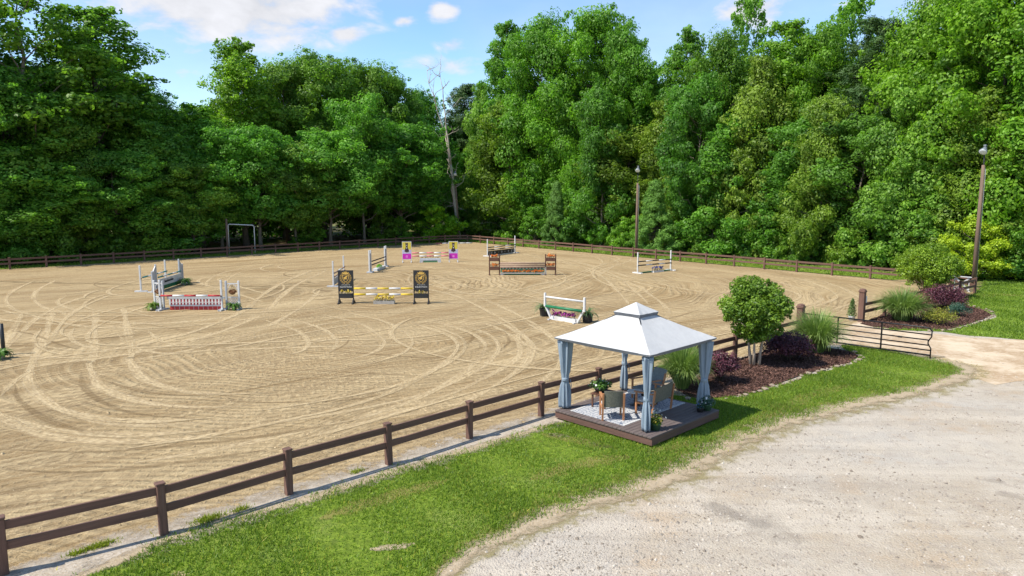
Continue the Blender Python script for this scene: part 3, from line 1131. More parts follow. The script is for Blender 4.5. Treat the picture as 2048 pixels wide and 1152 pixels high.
N0 = (-8.76, 11.5)
NOUT = (.677, -.736)
dirt_poly = smooth_poly(GP([(1612, 690), (1725, 640), (1790, 660), (1868, 668), (1940, 676), (2120, 684), (2160, 745), (1990, 770), (1925, 752), (1940, 738), (1875, 718), (1764, 697), (1690, 690)]), .5, .08, 4)
sheet('dirt_track', dirt_poly, .011, 'dirt_track')
LAWN = GP([(60, 1196), (200, 1139), (400, 1055), (600, 1004), (800, 941), (1000, 882), (1108, 848), (1200, 814), (1290, 790), (1380, 792), (1410, 799), (1480, 795), (1560, 772), (1620, 750), (1700, 730), (1722, 713), (1690, 700), (1684, 690), (1764, 699), (1875, 721), (1935, 741), (1850, 776), (1700, 811), (1560, 846), (1450, 891), (1400, 921), (1330, 956), (1240, 986), (1150, 1011), (1080, 1041), (960, 1096), (910, 1131), (850, 1196)])
LAWN_S = smooth_poly(LAWN, .3, .09, 5)
sheet('lawn', LAWN_S, .016, 'lawn_turf')
RLAWN = GP([(1740, 657), (1800, 661), (1890, 664), (1940, 672), (2048, 680), (2250, 700), (2400, 640), (2250, 556), (2048, 556), (1975, 556), (1955, 585), (1915, 600), (1938, 612), (1990, 625), (1990, 635), (1942, 650), (1890, 661), (1800, 658)])
RLAWN_S = smooth_poly(RLAWN, .8, .07, 6)
sheet('lawn', RLAWN_S, .016, 'lawn_turf')
LEFT_OUT = (-.712, .702)
RIGHT_OUT = (.787, .617)
LS = [along((-44.75, 61.74), LEFT_D, a, o, LEFT_OUT) for a, o in ((-40, .3), (52.5, .3), (52.5, 3.2), (30, 3.6), (-40, 3.2))]
RS = [along((-6.2, 99.0), RIGHT_D, a, o, RIGHT_OUT) for a, o in ((-3, .3), (57, .3), (60, 6), (30, 6), (-3, 4.5))]
sheet('grass_strip', smooth_poly(LS, 1.5, .12, 7), .016, 'lawn_turf')
sheet('grass_strip', smooth_poly(RS, 1.5, .12, 8), .018, 'lawn_turf')

BED1 = GP([(1352, 778), (1380, 797), (1415, 799), (1480, 792), (1560, 768), (1620, 746), (1695, 727), (1716, 714), (1700, 704), (1660, 697), (1607, 690), (1540, 700), (1480, 718), (1420, 738)])
BED2 = GP([(1722, 648), (1748, 655), (1800, 659), (1890, 661), (1940, 648), (1984, 632), (1970, 622), (1937, 613), (1915, 600), (1880, 597), (1830, 606), (1780, 622), (1740, 640)])


def bed(poly, seed):
    """mulch heaped a little above the soil"""
    rng = np.random.default_rng(seed)
    sp = smooth_poly(poly, .35, .03, seed)
    o = sheet('mulch_bed', sp, .03, 'mulch')
    a = np.array(sp)
    n = 16000
    P = rng.uniform(a.min(0), a.max(0), (n * 2, 2))
    P = P[in_poly(P, sp)][:n]
    ed = edge_dist(P, sp)
    z = .035 + .05 * np.clip(ed / .8, 0, 1) * rng.uniform(.2, 1, len(P))
    c = np.column_stack([P, z])
    q = leaves(rng, c, np.zeros((len(P), 3)), .085, aspect=.4, up=1.0, rand=.7)
    m = obj('mulch_chips', quad_mesh('mulch_chips', q, 'mulch_chip', rng.uniform(0, 1, len(P)) ** 1.5), o)
    m['kind'] = 'stuff'
    return o, sp


bed1, bed1s = bed(BED1, 11)
bed2, bed2s = bed(BED2, 12)


def stone_mesh(seed):
    r = random.Random(seed)
    bm = bmesh.new()
    bmesh.ops.create_icosphere(bm, subdivisions=1, radius=1)
    for v in bm.verts:
        v.co *= r.uniform(.78, 1.12)
        v.co.z = v.co.z * .62
    me = bpy.data.meshes.new('stone')
    bm.to_mesh(me)
    bm.free()
    me.materials.append(MATS['stone'])
    return me


STONES = [stone_mesh(s) for s in range(5)]


def edging(parent, px, seed, gap=.3):
    r = random.Random(seed)
    C = catmull([G(*p) for p in px], .05)
    L, nxt = 0.0, 0.0
    for a, b in zip(C, C[1:]):
        L += (b - a).length
        if L >= nxt:
            s = r.uniform(.05, .125)
            o = obj('stone', r.choice(STONES), parent, (b.x + r.gauss(0, .05), b.y + r.gauss(0, .05), .03 + s * .15), r.uniform(0, 6))
            o.scale = (s * r.uniform(.9, 1.4), s, s * r.uniform(.7, 1))
            nxt = L + s * 2 + r.uniform(0, gap)


edging(bed1, [(1356, 786), (1380, 799), (1415, 801), (1480, 795), (1560, 771), (1620, 749), (1700, 729), (1724, 716), (1708, 705)], 21, .4)
edging(bed2, [(1860, 664), (1893, 663), (1942, 651), (1988, 633), (1974, 621), (1938, 611), (1918, 599)], 22, .4)


# ------------------------------------------------------------------ worn edges and stains
def worn(name, px, w, mat, z, parent):
    C = catmull([p if isinstance(p, Vector) else G(*p) for p in px], .25)
    vs, fs, uv = [], [], []
    m = len(C)
    L = 0.0
    for i, p in enumerate(C):
        d = (C[min(i + 1, m - 1)] - C[max(i - 1, 0)]).normalized()
        sd = Vector((-d.y, d.x, 0))
        L += (p - C[i - 1]).length if i else 0
        e = math.sin(PI * min(1.0, max(.02, (min(i, m - 1 - i) + .1) / (m * .3))) / 2) ** .5
        for k in range(5):
            q = p + sd * (w * e * (k / 4 - .5))
            vs.append((q.x, q.y, z))
            uv.append((k / 4, L))
    for i in range(m - 1):
        for k in range(4):
            fs.append((i * 5 + k, (i + 1) * 5 + k, (i + 1) * 5 + k + 1, i * 5 + k + 1))
    me = bpy.data.meshes.new(name)
    me.from_pydata(vs, [], [f[::-1] for f in fs])
    ul = me.uv_layers.new(name='track')
    for lp in me.loops:
        ul.data[lp.index].uv = uv[lp.vertex_index]
    me.materials.append(MATS[mat])
    bm = bmesh.new()
    bm.from_mesh(me)
    for f in bm.faces:
        if f.normal.z < 0:
            f.normal_flip()
    bm.to_mesh(me)
    bm.free()
    o = obj(name, me, parent)
    o['kind'] = 'stuff'


lawn_o = bpy.data.objects['lawn']
drive_o = bpy.data.objects['driveway']
EDGE_PX = [(840, 1200), (910, 1131), (960, 1096), (1080, 1041), (1150, 1011), (1240, 986), (1330, 956), (1400, 921), (1450, 891), (1560, 846), (1700, 811), (1850, 776), (1935, 741), (1875, 721), (1764, 699), (1684, 690)]
worn('gravel_verge', [Vector((*along(N0, NEAR_D, a, .34, NOUT), 0)) for a in (-26, -12, -4, 4, 10, 16, 20, 30)], 1.9, 'verge_worn', .0195, arena)
worn('gravel_verge', [Vector((*along(N0, NEAR_D, a, .45, NOUT), 0)) for a in (-26, -12, -4, 4, 10, 16, 20, 30)], 1.5, 'verge_worn', .0205, arena)
worn('worn_edge', EDGE_PX, 2.3, 'dry_thatch', .022, lawn_o)
worn('worn_edge', EDGE_PX, 1.25, 'worn_dirt', .025, lawn_o)
worn('worn_edge', [(70, 1190), (200, 1139), (400, 1055), (600, 1004), (800, 941), (1000, 882), (1108, 848)], .6, 'worn_dirt', .022, lawn_o)
for px, w, mt in (([(1085, 868), (1120, 876), (1170, 886), (1230, 898)], .7, 'dry_thatch'), ([(1095, 868), (1120, 873), (1140, 876)], .5, 'worn_dirt'), ([(1180, 886), (1200, 892), (1225, 897)], .35, 'worn_dirt'),
                  ([(1290, 905), (1340, 896), (1400, 884)], .8, 'dry_thatch'), ([(740, 1100), (790, 1096), (830, 1090)], .35, 'worn_dirt'), ([(1060, 960), (1160, 930), (1260, 915)], .9, 'dry_thatch'),
                  ([(640, 1040), (760, 1000), (900, 960)], .8, 'dry_thatch'), ([(1500, 850), (1600, 800), (1700, 770)], .9, 'dry_thatch'), ([(1890, 600), (1990, 590), (2060, 592)], 2.2, 'dry_thatch')):
    worn('worn_patch', px, w, mt, .023, lawn_o)
for px, w in (([(1400, 1010), (1450, 1020), (1520, 1050), (1600, 1090)], 1.5), ([(1420, 1006), (1470, 1030), (1540, 1056)], .9), ([(1990, 985), (2020, 992), (2048, 1000)], .6),
              ([(1960, 960), (1985, 962), (2010, 964)], .4), ([(1840, 1130), (1870, 1134), (1900, 1135)], .3), ([(1600, 1000), (1625, 1004), (1650, 1010)], .3)):
    worn('damp_patch', px, w, 'damp_stain', .010, drive_o)


# ------------------------------------------------------------------ grass blades, weeds, gravel
def blade_field(name, poly, n, h, w, seed, fade=.35, spill=0.0, z=.014, tint=(.5, .22), lean=.5, parent=None):
    rng = np.random.default_rng(seed)
    a = np.array(poly)
    lo, hi = a.min(0) - spill, a.max(0) + spill
    P = rng.uniform(lo, hi, (int(n * 3.2), 2))
    ins = in_poly(P, poly)
    d = edge_dist(P, poly)
    keep = np.where(ins, rng.uniform(0, 1, len(P)) < np.clip(.45 + d / max(fade, 1e-3), 0, 1), (d < spill) & (rng.uniform(0, 1, len(P)) < .5 * np.exp(-d / max(spill * .35, 1e-3)) * (np.sin(P[:, 0] * 2.1) * np.sin(P[:, 1] * 2.7 + 1) > -.1)))
    # threadbare patches
    patch = np.sin(P[:, 0] * .9 + 1) * np.sin(P[:, 1] * .8 + .4) + .5 * np.sin(P[:, 0] * 2.3 + P[:, 1] * 1.7)
    keep &= rng.uniform(0, 1, len(P)) > np.clip((patch - .4) * .8, 0, .72)
    P, patch = P[keep][:n], patch[keep][:n]
    m = len(P)
    ang = rng.uniform(0, 2 * PI, m)
    hh = h * rng.uniform(.5, 1.4, m) * (1 - .25 * np.clip(patch, -1, 1)) * np.where(rng.uniform(0, 1, m) < .012, 1.7, 1)
    ww = w * rng.uniform(.7, 1.3, m)
    b = np.column_stack([P, np.full(m, z)])
    s = np.column_stack([np.cos(ang), np.sin(ang), np.zeros(m)]) * ww[:, None] * .5
    tip = b + np.column_stack([rng.normal(0, lean, m) * hh, rng.normal(0, lean, m) * hh, hh])
    tri = np.stack([b - s, b + s, tip], 1)
    tn = np.clip(rng.normal(tint[0], tint[1], m) + .12 * patch, 0, 1)
    o = obj(name, quad_mesh(name, tri, 'grass_blade', tn), parent)
    o['kind'] = 'stuff'
    return o


g = blade_field('grass', LAWN_S, 190000, .060, .019, 31, .25, .28)
tag(g, 'short green lawn grass between the near fence and the gravel drive', 'grass')
gd_ = blade_field('dry_grass', [tuple(p) for p in LAWN_S], 9000, .06, .022, 35, .01, 1.1, .014, (.5, .25))
gd_.color = (1.9, 1.15, 1.6, 1)
tag(gd_, 'dry straw-coloured grass thinning out onto the gravel drive', 'grass')
g = blade_field('grass', RLAWN_S, 70000, .10, .045, 32, .4, .3)
tag(g, 'bright mown grass to the right of the far planting bed', 'grass')
g = blade_field('grass', LS, 16000, .16, .10, 33, .4, .2)
tag(g, 'grass strip along the outside of the far left fence', 'grass')
g = blade_field('grass', RS, 20000, .14, .09, 34, .4, .2)
tag(g, 'grass strip along the outside of the far right fence', 'grass')


def weed(px, r0, n, seed, label):
    rng = np.random.default_rng(seed)
    c = G(*px)
    P = np.column_stack([rng.normal(0, r0, n) * 1.6, rng.normal(0, r0 * .7, n), np.full(n, .012)])
    ang = rng.uniform(0, 2 * PI, n)
    s = np.column_stack([np.cos(ang), np.sin(ang), np.zeros(n)]) * .012
    h = rng.uniform(.03, .11, n)
    tip = P + np.column_stack([rng.normal(0, .05, n), rng.normal(0, .05, n), h])
    o = obj('weed_tuft', quad_mesh('weed_tuft', np.stack([P - s, P + s, tip], 1), 'grass_blade', rng.uniform(.3, 1, n)), None, c)
    o.rotation_euler = (0, 0, .75)
    o.color = (1.25, .95, .8, 1)
    tag(o, label, 'weeds', 'weed tufts in the gravel verge', 'stuff')


weed((418, 1040), .10, 420, 41, 'largest green weed tuft in the gravel verge near the second fence post')
weed((200, 1094), .085, 300, 42, 'dry weed tuft in the gravel verge nearest the left corner')
weed((158, 1108), .06, 160, 43, 'tiny pale weed just left of the dry weed tuft')
weed((480, 1022), .06, 160, 44, 'small weed right of the largest verge tuft')
weed((715, 945), .06, 120, 45, 'small weed in the gravel verge beside the third post')


def pebbles():
    """loose stones on the drive"""
    rng = np.random.default_rng(51)
    n = 26000
    u = np.concatenate([rng.uniform(840, 2300, n * 2 - 9000), rng.uniform(-100, 1150, 9000)])
    v = rng.uniform(700, 1230, n * 2) ** 1.0
    P = np.array([G(a, b)[:2] for a, b in zip(u, v)])
    # thin out close by so that the cover is even on the ground
    k = rng.uniform(0, 1, len(P)) < np.clip((P[:, 1] / 24) ** 1.2 * 1.0 + .25, 0, 1)
    P = P[k]
    bare = ~in_poly(P, LAWN) & ~in_poly(P, BED1) & ~in_poly(P, RLAWN) & ~in_poly(P, BED2)
    side = ((P[:, 0] - N0[0]) * NOUT[0] + (P[:, 1] - N0[1]) * NOUT[1]) > -.2
    heap = np.sin(P[:, 0] * .7) * np.cos(P[:, 1] * .55) + .6 * np.sin(P[:, 0] * 1.9 + P[:, 1])
    P = P[bare & side & (rng.uniform(0, 1, len(P)) < .55 + .45 * np.clip(heap, -1, 1))][:n]
    m = len(P)
    s = (rng.gamma(2.0, .0050, m) + .005)[:, None]
    c = np.column_stack([P, np.full(m, .006)])
    a = rng.uniform(0, 2 * PI, m)
    ex = np.column_stack([np.cos(a), np.sin(a), np.zeros(m)]) * s * 1.25
    ey = np.column_stack([-np.sin(a), np.cos(a), np.zeros(m)]) * s
    top = c + np.column_stack([rng.normal(0, .25, (m, 2)) * s, s[:, 0] * rng.uniform(.6, 1.1, m)])
    quads = []
    ring = [c + ex, c + ey, c - ex, c - ey]
    for i in range(4):
        quads.append(np.stack([ring[i], ring[(i + 1) % 4], top], 1))
    tn = rng.uniform(0, 1, m)
    o = obj('loose_gravel', quad_mesh('loose_gravel', np.concatenate(quads), 'pebble', np.tile(tn, 4)))
    tag(o, 'loose pale stones scattered over the gravel drive', 'gravel', None, 'stuff')


pebbles()


def clods():
    """crumbs of sand thrown up by hooves and wheels"""
    rng = np.random.default_rng(52)
    n = 15000
    P = np.column_stack([rng.uniform(-34, 14, n * 3), 10 + 40 * rng.uniform(0, 1, n * 3) ** 1.4])
    P = P[in_poly(P, [(-20, 1.5), (-9.2, 12.0), (12, 31.6), (24, 42), (20, 56), (-40, 56), (-40, 30)])]
    busy = np.sin(P[:, 0] * .8 + P[:, 1] * .3) * np.cos(P[:, 1] * .7) + .5 * np.sin(P[:, 0] * 2.2 - P[:, 1] * 1.6)
    P = P[rng.uniform(0, 1, len(P)) < .5 + .5 * busy][:n]
    m = len(P)
    s = (rng.gamma(2.0, .0042, m) + .005)[:, None]
    c = np.column_stack([P, np.full(m, .010)])
    a = rng.uniform(0, 2 * PI, m)
    ex = np.column_stack([np.cos(a), np.sin(a), np.zeros(m)]) * s * 1.4
    ey = np.column_stack([-np.sin(a), np.cos(a), np.zeros(m)]) * s
    top = c + np.column_stack([rng.normal(0, .3, (m, 2)) * s, s[:, 0] * rng.uniform(.6, 1.2, m)])
    ring = [c + ex, c + ey, c - ex, c - ey]
    q = np.concatenate([np.stack([ring[i], ring[(i + 1) % 4], top], 1) for i in range(4)])
    o = obj('sand_crumbs', quad_mesh('sand_crumbs', q, 'sand_crumb', np.tile(rng.uniform(0, 1, m), 4)), arena)
    o['kind'] = 'stuff'


clods()

# ------------------------------------------------------------------ fences
POST_ME = MB().cbox((0, 0, .49), (.15, .15, 1.06), .012).mesh('post', 'post_wood')
CAP_ME = MB().cbox((0, 0, 1.04), (.175, .175, .035), .008).mesh('post_cap', 'post_wood')
RAIL_ME = MB().box((.5, 0, 0), (1, .05, .155)).mesh('rail', 'fence_wood')


def fence(label, pts, skip_post=(), zr=(.89, .52)):
    t = thing('rail_fence', label, 'fence', (pts[0][0], pts[0][1], 0))
    o0 = Vector((pts[0][0], pts[0][1], 0))
    r = random.Random(int(abs(pts[0][0]) * 100))
    for i, p in enumerate(pts):
        q = Vector((p[0], p[1], 0)) - o0
        if i not in skip_post:
            k = pts[min(i + 1, len(pts) - 1)], pts[max(i - 1, 0)]
            rz = math.atan2(k[0][1] - k[1][1], k[0][0] - k[1][0])
            c = obj('post', POST_ME, t, q, rz + r.gauss(0, .02))
            c.rotation_euler.x, c.rotation_euler.y = r.gauss(0, .008), r.gauss(0, .008)
            obj('post_cap', CAP_ME, c)
        if i + 1 < len(pts):
            e = Vector((pts[i + 1][0], pts[i + 1][1], 0)) - o0
            d = e - q
            for z in zr:
                ra = obj('rail', RAIL_ME, t, q + d.normalized() * .072 + Vector((0, 0, z + r.gauss(0, .008))))
                ra.scale = (d.length - .144, 1, 1)
                ra.rotation_euler = (0, r.gauss(0, .003), math.atan2(d.y, d.x))
    return t


def spread(a, b, n, ends=True):
    a, b = Vector((*a[:2], 0)), Vector((*b[:2], 0))
    return [tuple(a.lerp(b, k / n)) for k in range(n + (1 if ends else 0))]


near_pts = [along(N0, NEAR_D, -5.1, 0, NOUT), along(N0, NEAR_D, -2.5, 0, NOUT)] + [tuple(G(*p)[:2]) for p in ((8, 1150), (328, 1070), (578, 990), (778, 930), (939, 878), (1082, 833), (1197, 800))]
GATE_L, GATE_R, CORNER = (12.9, 31.3), (18.01, 36.11), (30.78, 46.81)
near_pts += spread(near_pts[-1], GATE_L, 5)[1:]
fence('dark brown two-rail fence running past the gazebo in the foreground', near_pts, (len(near_pts) - 1,))
fence('short brown fence behind the far planting bed, from gate post to corner', spread(GATE_R, CORNER, 6), (0,))
FARC = tuple(G(1899, 574)[:2])
RF0 = (27.94, 55.03)
fence('long brown fence along the right side of the arena under bright trees',
      [(CORNER[0] + .12, CORNER[1] + .16)] + spread(FARC, RF0, 2, False) + spread(RF0, (-6.2, 99.0), 18), (0,))
fence('long brown fence along the left side of the arena under dark trees',
      spread((-6.2, 99.0), (-9.25, 98.0), 1, False) + spread((-9.25, 98.0), (-44.2, 62.2), 18) + [(-46.2, 60.15), (-48.2, 58.1)], (0,))


def gate_post(label, p, h, rz, box=False):
    t = thing('gate_post', label, 'post', (p[0], p[1], 0), rz)
    MB().cbox((0, 0, h / 2 - .02), (.27, .27, h + .04), .015).build('post', 'post_wood', t)
    b = MB()
    b.cbox((0, 0, h + .06), (.33, .33, .1), .03)
    b.lathe([(.17, h + .1), (.15, h + .16), (.07, h + .19)], 12)
    b.build('finial', 'post_wood', t)
    if box:
        k = MB().box((.2, -.02, h - .38), (.13, .22, .34)).build('control_box', 'pipe_white', t)
        MB().box((.271, -.02, h - .38), (.012, .18, .3)).build('cover', 'metal_grey', k)
        MB().tube([(.17, -.08, h - .55), (.165, -.08, .03)], .022, 8).build('conduit', 'metal_grey', t)
    return t


gate_post('square brown gate post partly hidden behind the plume grass', GATE_L, 1.5, .74)
gate_post('square brown gate post carrying a small white control box', GATE_R, 1.55, .74, True)

# open tube gate
GT = G(1861, 719)
gd = Vector((GT.x - GATE_L[0], GT.y - GATE_L[1], 0))
GLEN = gd.length
gate = thing('tube_gate', 'black tubular farm gate standing open over the grass', 'gate', (GATE_L[0], GATE_L[1], 0), math.atan2(gd.y, gd.x))
z6 = [.16, .36, .56, .77, .99, 1.27]
for i, z in enumerate(z6):
    if i == 5:
        MB().tube([(.2, 0, z), (GLEN - .25, 0, z), (GLEN - .1, 0, z - .03), (GLEN - .02, 0, z - .12)], .03, 8).build('bar', 'gate_metal', gate, True)
    else:
        e = GLEN - .02 - (.1 if i in (2, 3) else 0)
        MB().tube([(.2, 0, z), (e, 0, z)], .026, 8).build('bar', 'gate_metal', gate, True)
MB().tube([(GLEN - .02, 0, 1.16), (GLEN - .02, 0, .92), (GLEN - .13, 0, .72), (GLEN - .13, 0, .62), (GLEN - .02, 0, .44), (GLEN - .02, 0, .05)], .026, 8).build('end_stile', 'gate_metal', gate, True)
for x in (.2, GLEN * .31, GLEN * .645):
    MB().box((x, -.004, .715), (.05, .07, 1.14)).build('stile', 'gate_metal', gate)
for z in (.3, 1.2):
    MB().tube([(.12, 0, z), (.22, 0, z)], .018, 6).build('hinge', 'metal_dark', gate)
MB().box((GLEN * .78, -.03, .77), (.16, .03, .07)).build('latch_plate', 'metal_dark', gate)


# ------------------------------------------------------------------ light poles
def light_pole(label, px, vtop_wood, vlamp, lean, head_rz, conduit):
    b = G(*px)
    hw, hl = height_at(b.x, b.y, vtop_wood), height_at(b.x, b.y, vlamp)
    t = thing('light_pole', label, 'light pole', (b.x, b.y, 0))
    t.rotation_euler = (0, lean, 0)
    MB().tube([(0, 0, -.05), (0, 0, hw * .5), (0, 0, hw)], [.15, .13, .105], 12).build('pole', 'pole_wood', t, True)
    MB().tube([(.02, 0, hw - .9), (.02, 0, hl - .15)], .04, 8).build('mast', 'metal_dark', t, True)
    a = Matrix.Rotation(head_rz, 3, 'Z')
    h = MB()
    ax = a @ Vector((1, 0, -.95)).normalized()
    c0 = Vector((.02, 0, hl))
    h.tube([c0 - ax * .12, c0, c0 + ax * .1, c0 + ax * .3, c0 + ax * .42], [.08, .11, .13, .24, .27], 14)
    hd = h.build('lamp_head', 'hood_grey', t, True)
    MB().tube([c0 + ax * .425, c0 + ax * .44, c0 + ax * .455], [.245, .23, .14], 14).build('lens', 'glass_lamp', hd, True)
    MB().box(tuple(c0 - ax * .02 + Vector((0, 0, .16))), (.2, .16, .12), head_rz).build('ballast', 'hood_grey', t)
    MB().beam(tuple(c0), (.02, 0, hl - .3), .05, .05).build('bracket', 'metal_dark', t)
    if conduit:
        MB().tube([(.17, -.05, .02), (.145, -.05, hw * .95), (.06, -.02, hw * .99)], .028, 8).build('conduit', 'metal_grey', t, True)
    return t


light_pole('wooden light pole with a small lamp beside the young cedar', (1272, 512), 366, 336, 0.0, -1.9, True)
light_pole('tall leaning wooden light pole behind the fence corner at the right', (1946, 574), 330, 296, .0, -2.5, True)
light_pole('grey light pole standing with the dead tree at the back corner', (918, 481), 372, 345, -.05, -1.5, False)

# pole and pipe bracket by the left fence
pb = G(456, 508)
pf = thing('pipe_frame', 'wooden post with a white pipe arch behind the left fence', 'frame', (pb.x, pb.y, 0), .35)
MB().tube([(0, 0, -.05), (0, 0, 3.9)], [.13, .11], 10).build('post', 'pole_wood', pf, True)
MB().tube([(.15, .05, .02), (.15, .05, 3.2), (.28, .05, 3.3), (2.7, .05, 3.15), (2.85, .05, 3.0), (2.85, .05, .02)], .055, 8).build('pipe', 'pipe_white', pf, True)

# ------------------------------------------------------------------ deck, rug, gazebo, furniture
DRZ = .7737
DF = G(1304, 875, .3)
DS = 3.36
deck = thing('deck', 'low square dark wood deck under the gazebo', 'deck', (DF.x, DF.y, 0), DRZ)
nb = 24
bw = DS / nb
BOARD = MB().cbox((DS / 2, 0, 0), (DS + .06, bw - .010, .036), .004).mesh('board', 'deck_wood')
for i in range(nb):
    obj('board', BOARD, deck, (0, bw * (i + .5), .282 + rnd.gauss(0, .0007)))
for a, b in (((.0, .02), (DS, .02)), ((DS - .02, .04), (DS - .02, DS - .04)), ((.0, DS - .02), (DS, DS - .02)), ((.02, .04), (.02, DS - .04))):
    MB().beam((a[0], a[1], .165), (b[0], b[1], .165), .04, .19).build('fascia', 'fascia_wood', deck)
for i in range(5):
    MB().beam((.06, .4 + i * .64, .18), (DS - .06, .4 + i * .64, .18), .045, .16).build('joist', 'fascia_wood', deck)
for x in (.25, 1.7, 3.1):
    for y in (.25, 1.7, 3.1):
        MB().box((x, y, .038), (.22, .22, .096)).build('block', 'block_rust', deck)


def on_deck(name, label, cat, xy, rz=0.0, z=.3, group=None):
    p = Matrix.Rotation(DRZ, 3, 'Z') @ Vector((xy[0], xy[1], 0))
    return thing(name, label, cat, (DF.x + p.x, DF.y + p.y, z), DRZ + rz, group)


rug = on_deck('rug', 'pale patterned outdoor rug lying on the deck', 'rug', (1.75, 2.02), 0, .301)
rg = MB().box((0, 0, .004), (3.05, 1.92, .008)).build('weave', 'rug_weave', rug)
MB().box((0, -.925, .0095), (3.05, .06, .003)).box((0, .925, .0095), (3.05, .06, .003)).build('binding', 'cushion', rug)

gz = on_deck('gazebo', 'white canvas gazebo with two-tier roof and grey curtains', 'gazebo', (1.72, 1.82))
E_, HE, PO = 1.655, 2.12, 1.41                     # half eave, eave height, post offset
for sx in (-1, 1):
    for sy in (-1, 1):
        MB().box((sx * PO, sy * PO, 1.07), (.07, .07, 2.14)).box((sx * PO, sy * PO, .012), (.16, .16, .02)).build('post', 'metal_dark', gz)
for sx, sy in ((1, 0), (-1, 0), (0, 1), (0, -1)):
    a = (sx * PO - (sy != 0) * PO, sy * PO - (sx != 0) * PO, 2.1)
    b = (sx * PO + (sy != 0) * PO, sy * PO + (sx != 0) * PO, 2.1)
    MB().beam(a, b, .04, .06).build('eave_beam', 'metal_dark', gz)


def roof(half0, half1, z0, z1, sag, n=16, rows=10):
    b = MB()
    for k in range(4):
        R = Matrix.Rotation(k * PI / 2, 3, 'Z')
        vs = []
        for j in range(rows + 1):
            t = j / rows
            h = half0 + (half1 - half0) * t
            for i in range(n + 1):
                s = -1 + 2 * i / n
                dip = sag * (1 - s * s) * (1 - t) * (1 + .0 * s) + sag * .55 * math.sin(PI * t)
                dip += .007 * math.sin(9 * s + 4 * t + k * 2) * math.sin(5 * t + 1 + k) * (1 - t)
                edge = -(1 - s * s) * .035 * (1 - t) ** 2
                vs.append(R @ Vector((s * h, -h - edge, z0 + (z1 - z0) * t - dip * (1 if t < 1 else 0))))
        fs = [(j * (n + 1) + i, j * (n + 1) + i + 1, (j + 1) * (n + 1) + i + 1, (j + 1) * (n + 1) + i) for j in range(rows) for i in range(n)]
        b.add(vs, fs)
    return b


roof(E_, .35, HE, 2.82, .05).build('canopy', 'canvas_white', gz, False)
roof(E_ - .004, E_ + .002, HE - .045, HE - .004, .05, 8, 1).build('valance', 'canvas_trim', gz, False)
MB().tube([(s * E_ * .98, q * E_ * .98, HE - .02) for s, q in ((-1, -1), (1, -1), (1, 1), (-1, 1), (-1, -1))], .012, 6).build('eave_cord', 'canvas_trim', gz)
roof(.46, .01, 2.88, 3.15, .012).build('top_canopy', 'canvas_white', gz, False)
roof(.43, .459, 2.775, 2.878, .012, 8, 1).build('top_valance', 'canvas_trim', gz, False)
for sx in (-1, 1):
    for sy in (-1, 1):
        MB().beam((sx * PO, sy * PO, 2.1), (sx * .3, sy * .3, 2.86), .03, .03).build('rafter', 'metal_dark', gz)


def curtain(sx, sy, seed):
    r = random.Random(seed)
    ph = r.uniform(0, 6)
    prof = []
    for i in range(27):
        z = .04 + 1.98 * i / 26
        t = z / 2.02
        if t < .42:
            w = .074 + .045 * math.sin(PI * min(1, (.42 - t) / .42) * .72)
        else:
            w = .074 + .075 * ((t - .42) / .58) ** .95
        if abs(t - .43) < .035:
            w = .074
        prof.append((w, z))
    fn = lambda a, i: (1 + (.27 * math.sin(6 * a + ph + i * .06) + .14 * math.sin(11 * a + ph * 2 - i * .04)) * (.45 if abs(i - 11.5) < 1.6 else 1)) * (1 + .22 * math.cos(2 * a - 1.57 * (1 if sx * sy > 0 else -1)))
    b = MB()
    b.lathe(prof, 56, (sx * (PO + .02), sy * (PO + .02), 0), 0, fn)
    c = b.build('curtain', 'curtain_cloth', gz, True)
    t = MB()
    t.lathe([(.085, .82), (.094, .85), (.094, .9), (.085, .93)], 24, (sx * (PO + .02), sy * (PO + .02), 0))
    t.tube([(sx * PO + .1, sy * PO - .08, .86), (sx * PO + .12, sy * PO - .1, .7), (sx * PO + .11, sy * PO - .1, .6)], .012, 6)
    t.build('tie', 'curtain_cloth', c, True)


for k, (sx, sy) in enumerate(((-1, -1), (1, -1), (-1, 1), (1, 1))):
    curtain(sx, sy, k)


def armchair(t, w, d, seat_z, back_h, recline, back_mat, seat_mat):
    """faces local +y; legs and arms of teak"""
    for sx in (-1, 1):
        x = sx * (w / 2 - .02)
        MB().beam((x, -d / 2 + .03, 0), (x, -d / 2 - .02 - recline * .3, seat_z + back_h * .85), .05, .045).build('leg', 'teak', t)
        MB().beam((x, d / 2 - .04, 0), (x, d / 2 - .04, seat_z + .24), .05, .045).build('leg', 'teak', t)
        MB().box((x, .02, seat_z + .255), (.065, d + .02, .028)).build('arm', 'teak', t)
        MB().box((x, 0, seat_z - .06), (.035, d - .1, .05)).build('side_rail', 'teak', t)
    MB().box((0, 0, seat_z), (w - .08, d - .04, .05)).build('seat', seat_mat, t)
    M = Matrix.Rotation(recline, 3, 'X')
    bk = MB()
    n = 8
    vs, fs = [], []
    for j in range(n + 1):
        for i in range(n + 1):
            s, q = -1 + 2 * i / n, j / n
            vs.append(Vector((s * (w / 2 - .05), -d / 2 + .0 - .05 * (1 - s * s) - recline * q * back_h, seat_z + .0 + q * back_h)))
    for j in range(n):
        for i in range(n):
            a = j * (n + 1) + i
            fs.append((a, a + 1, a + n + 2, a + n + 1))
    k = len(vs)
    vs += [v + Vector((0, .035, 0)) for v in vs]
    fs += [(a + k, d_ + k, c + k, b + k) for a, b, c, d_ in fs]
    ring = [i for i in range(n)] + [j * (n + 1) + n for j in range(n)] + [n * (n + 1) + n - i for i in range(n)] + [(n - j) * (n + 1) for j in range(n)]
    for a, b in zip(ring, ring[1:] + ring[:1]):
        fs.append((a, b, b + k, a + k))
    bk.add(vs, fs)
    bk.build('backrest', back_mat, t)


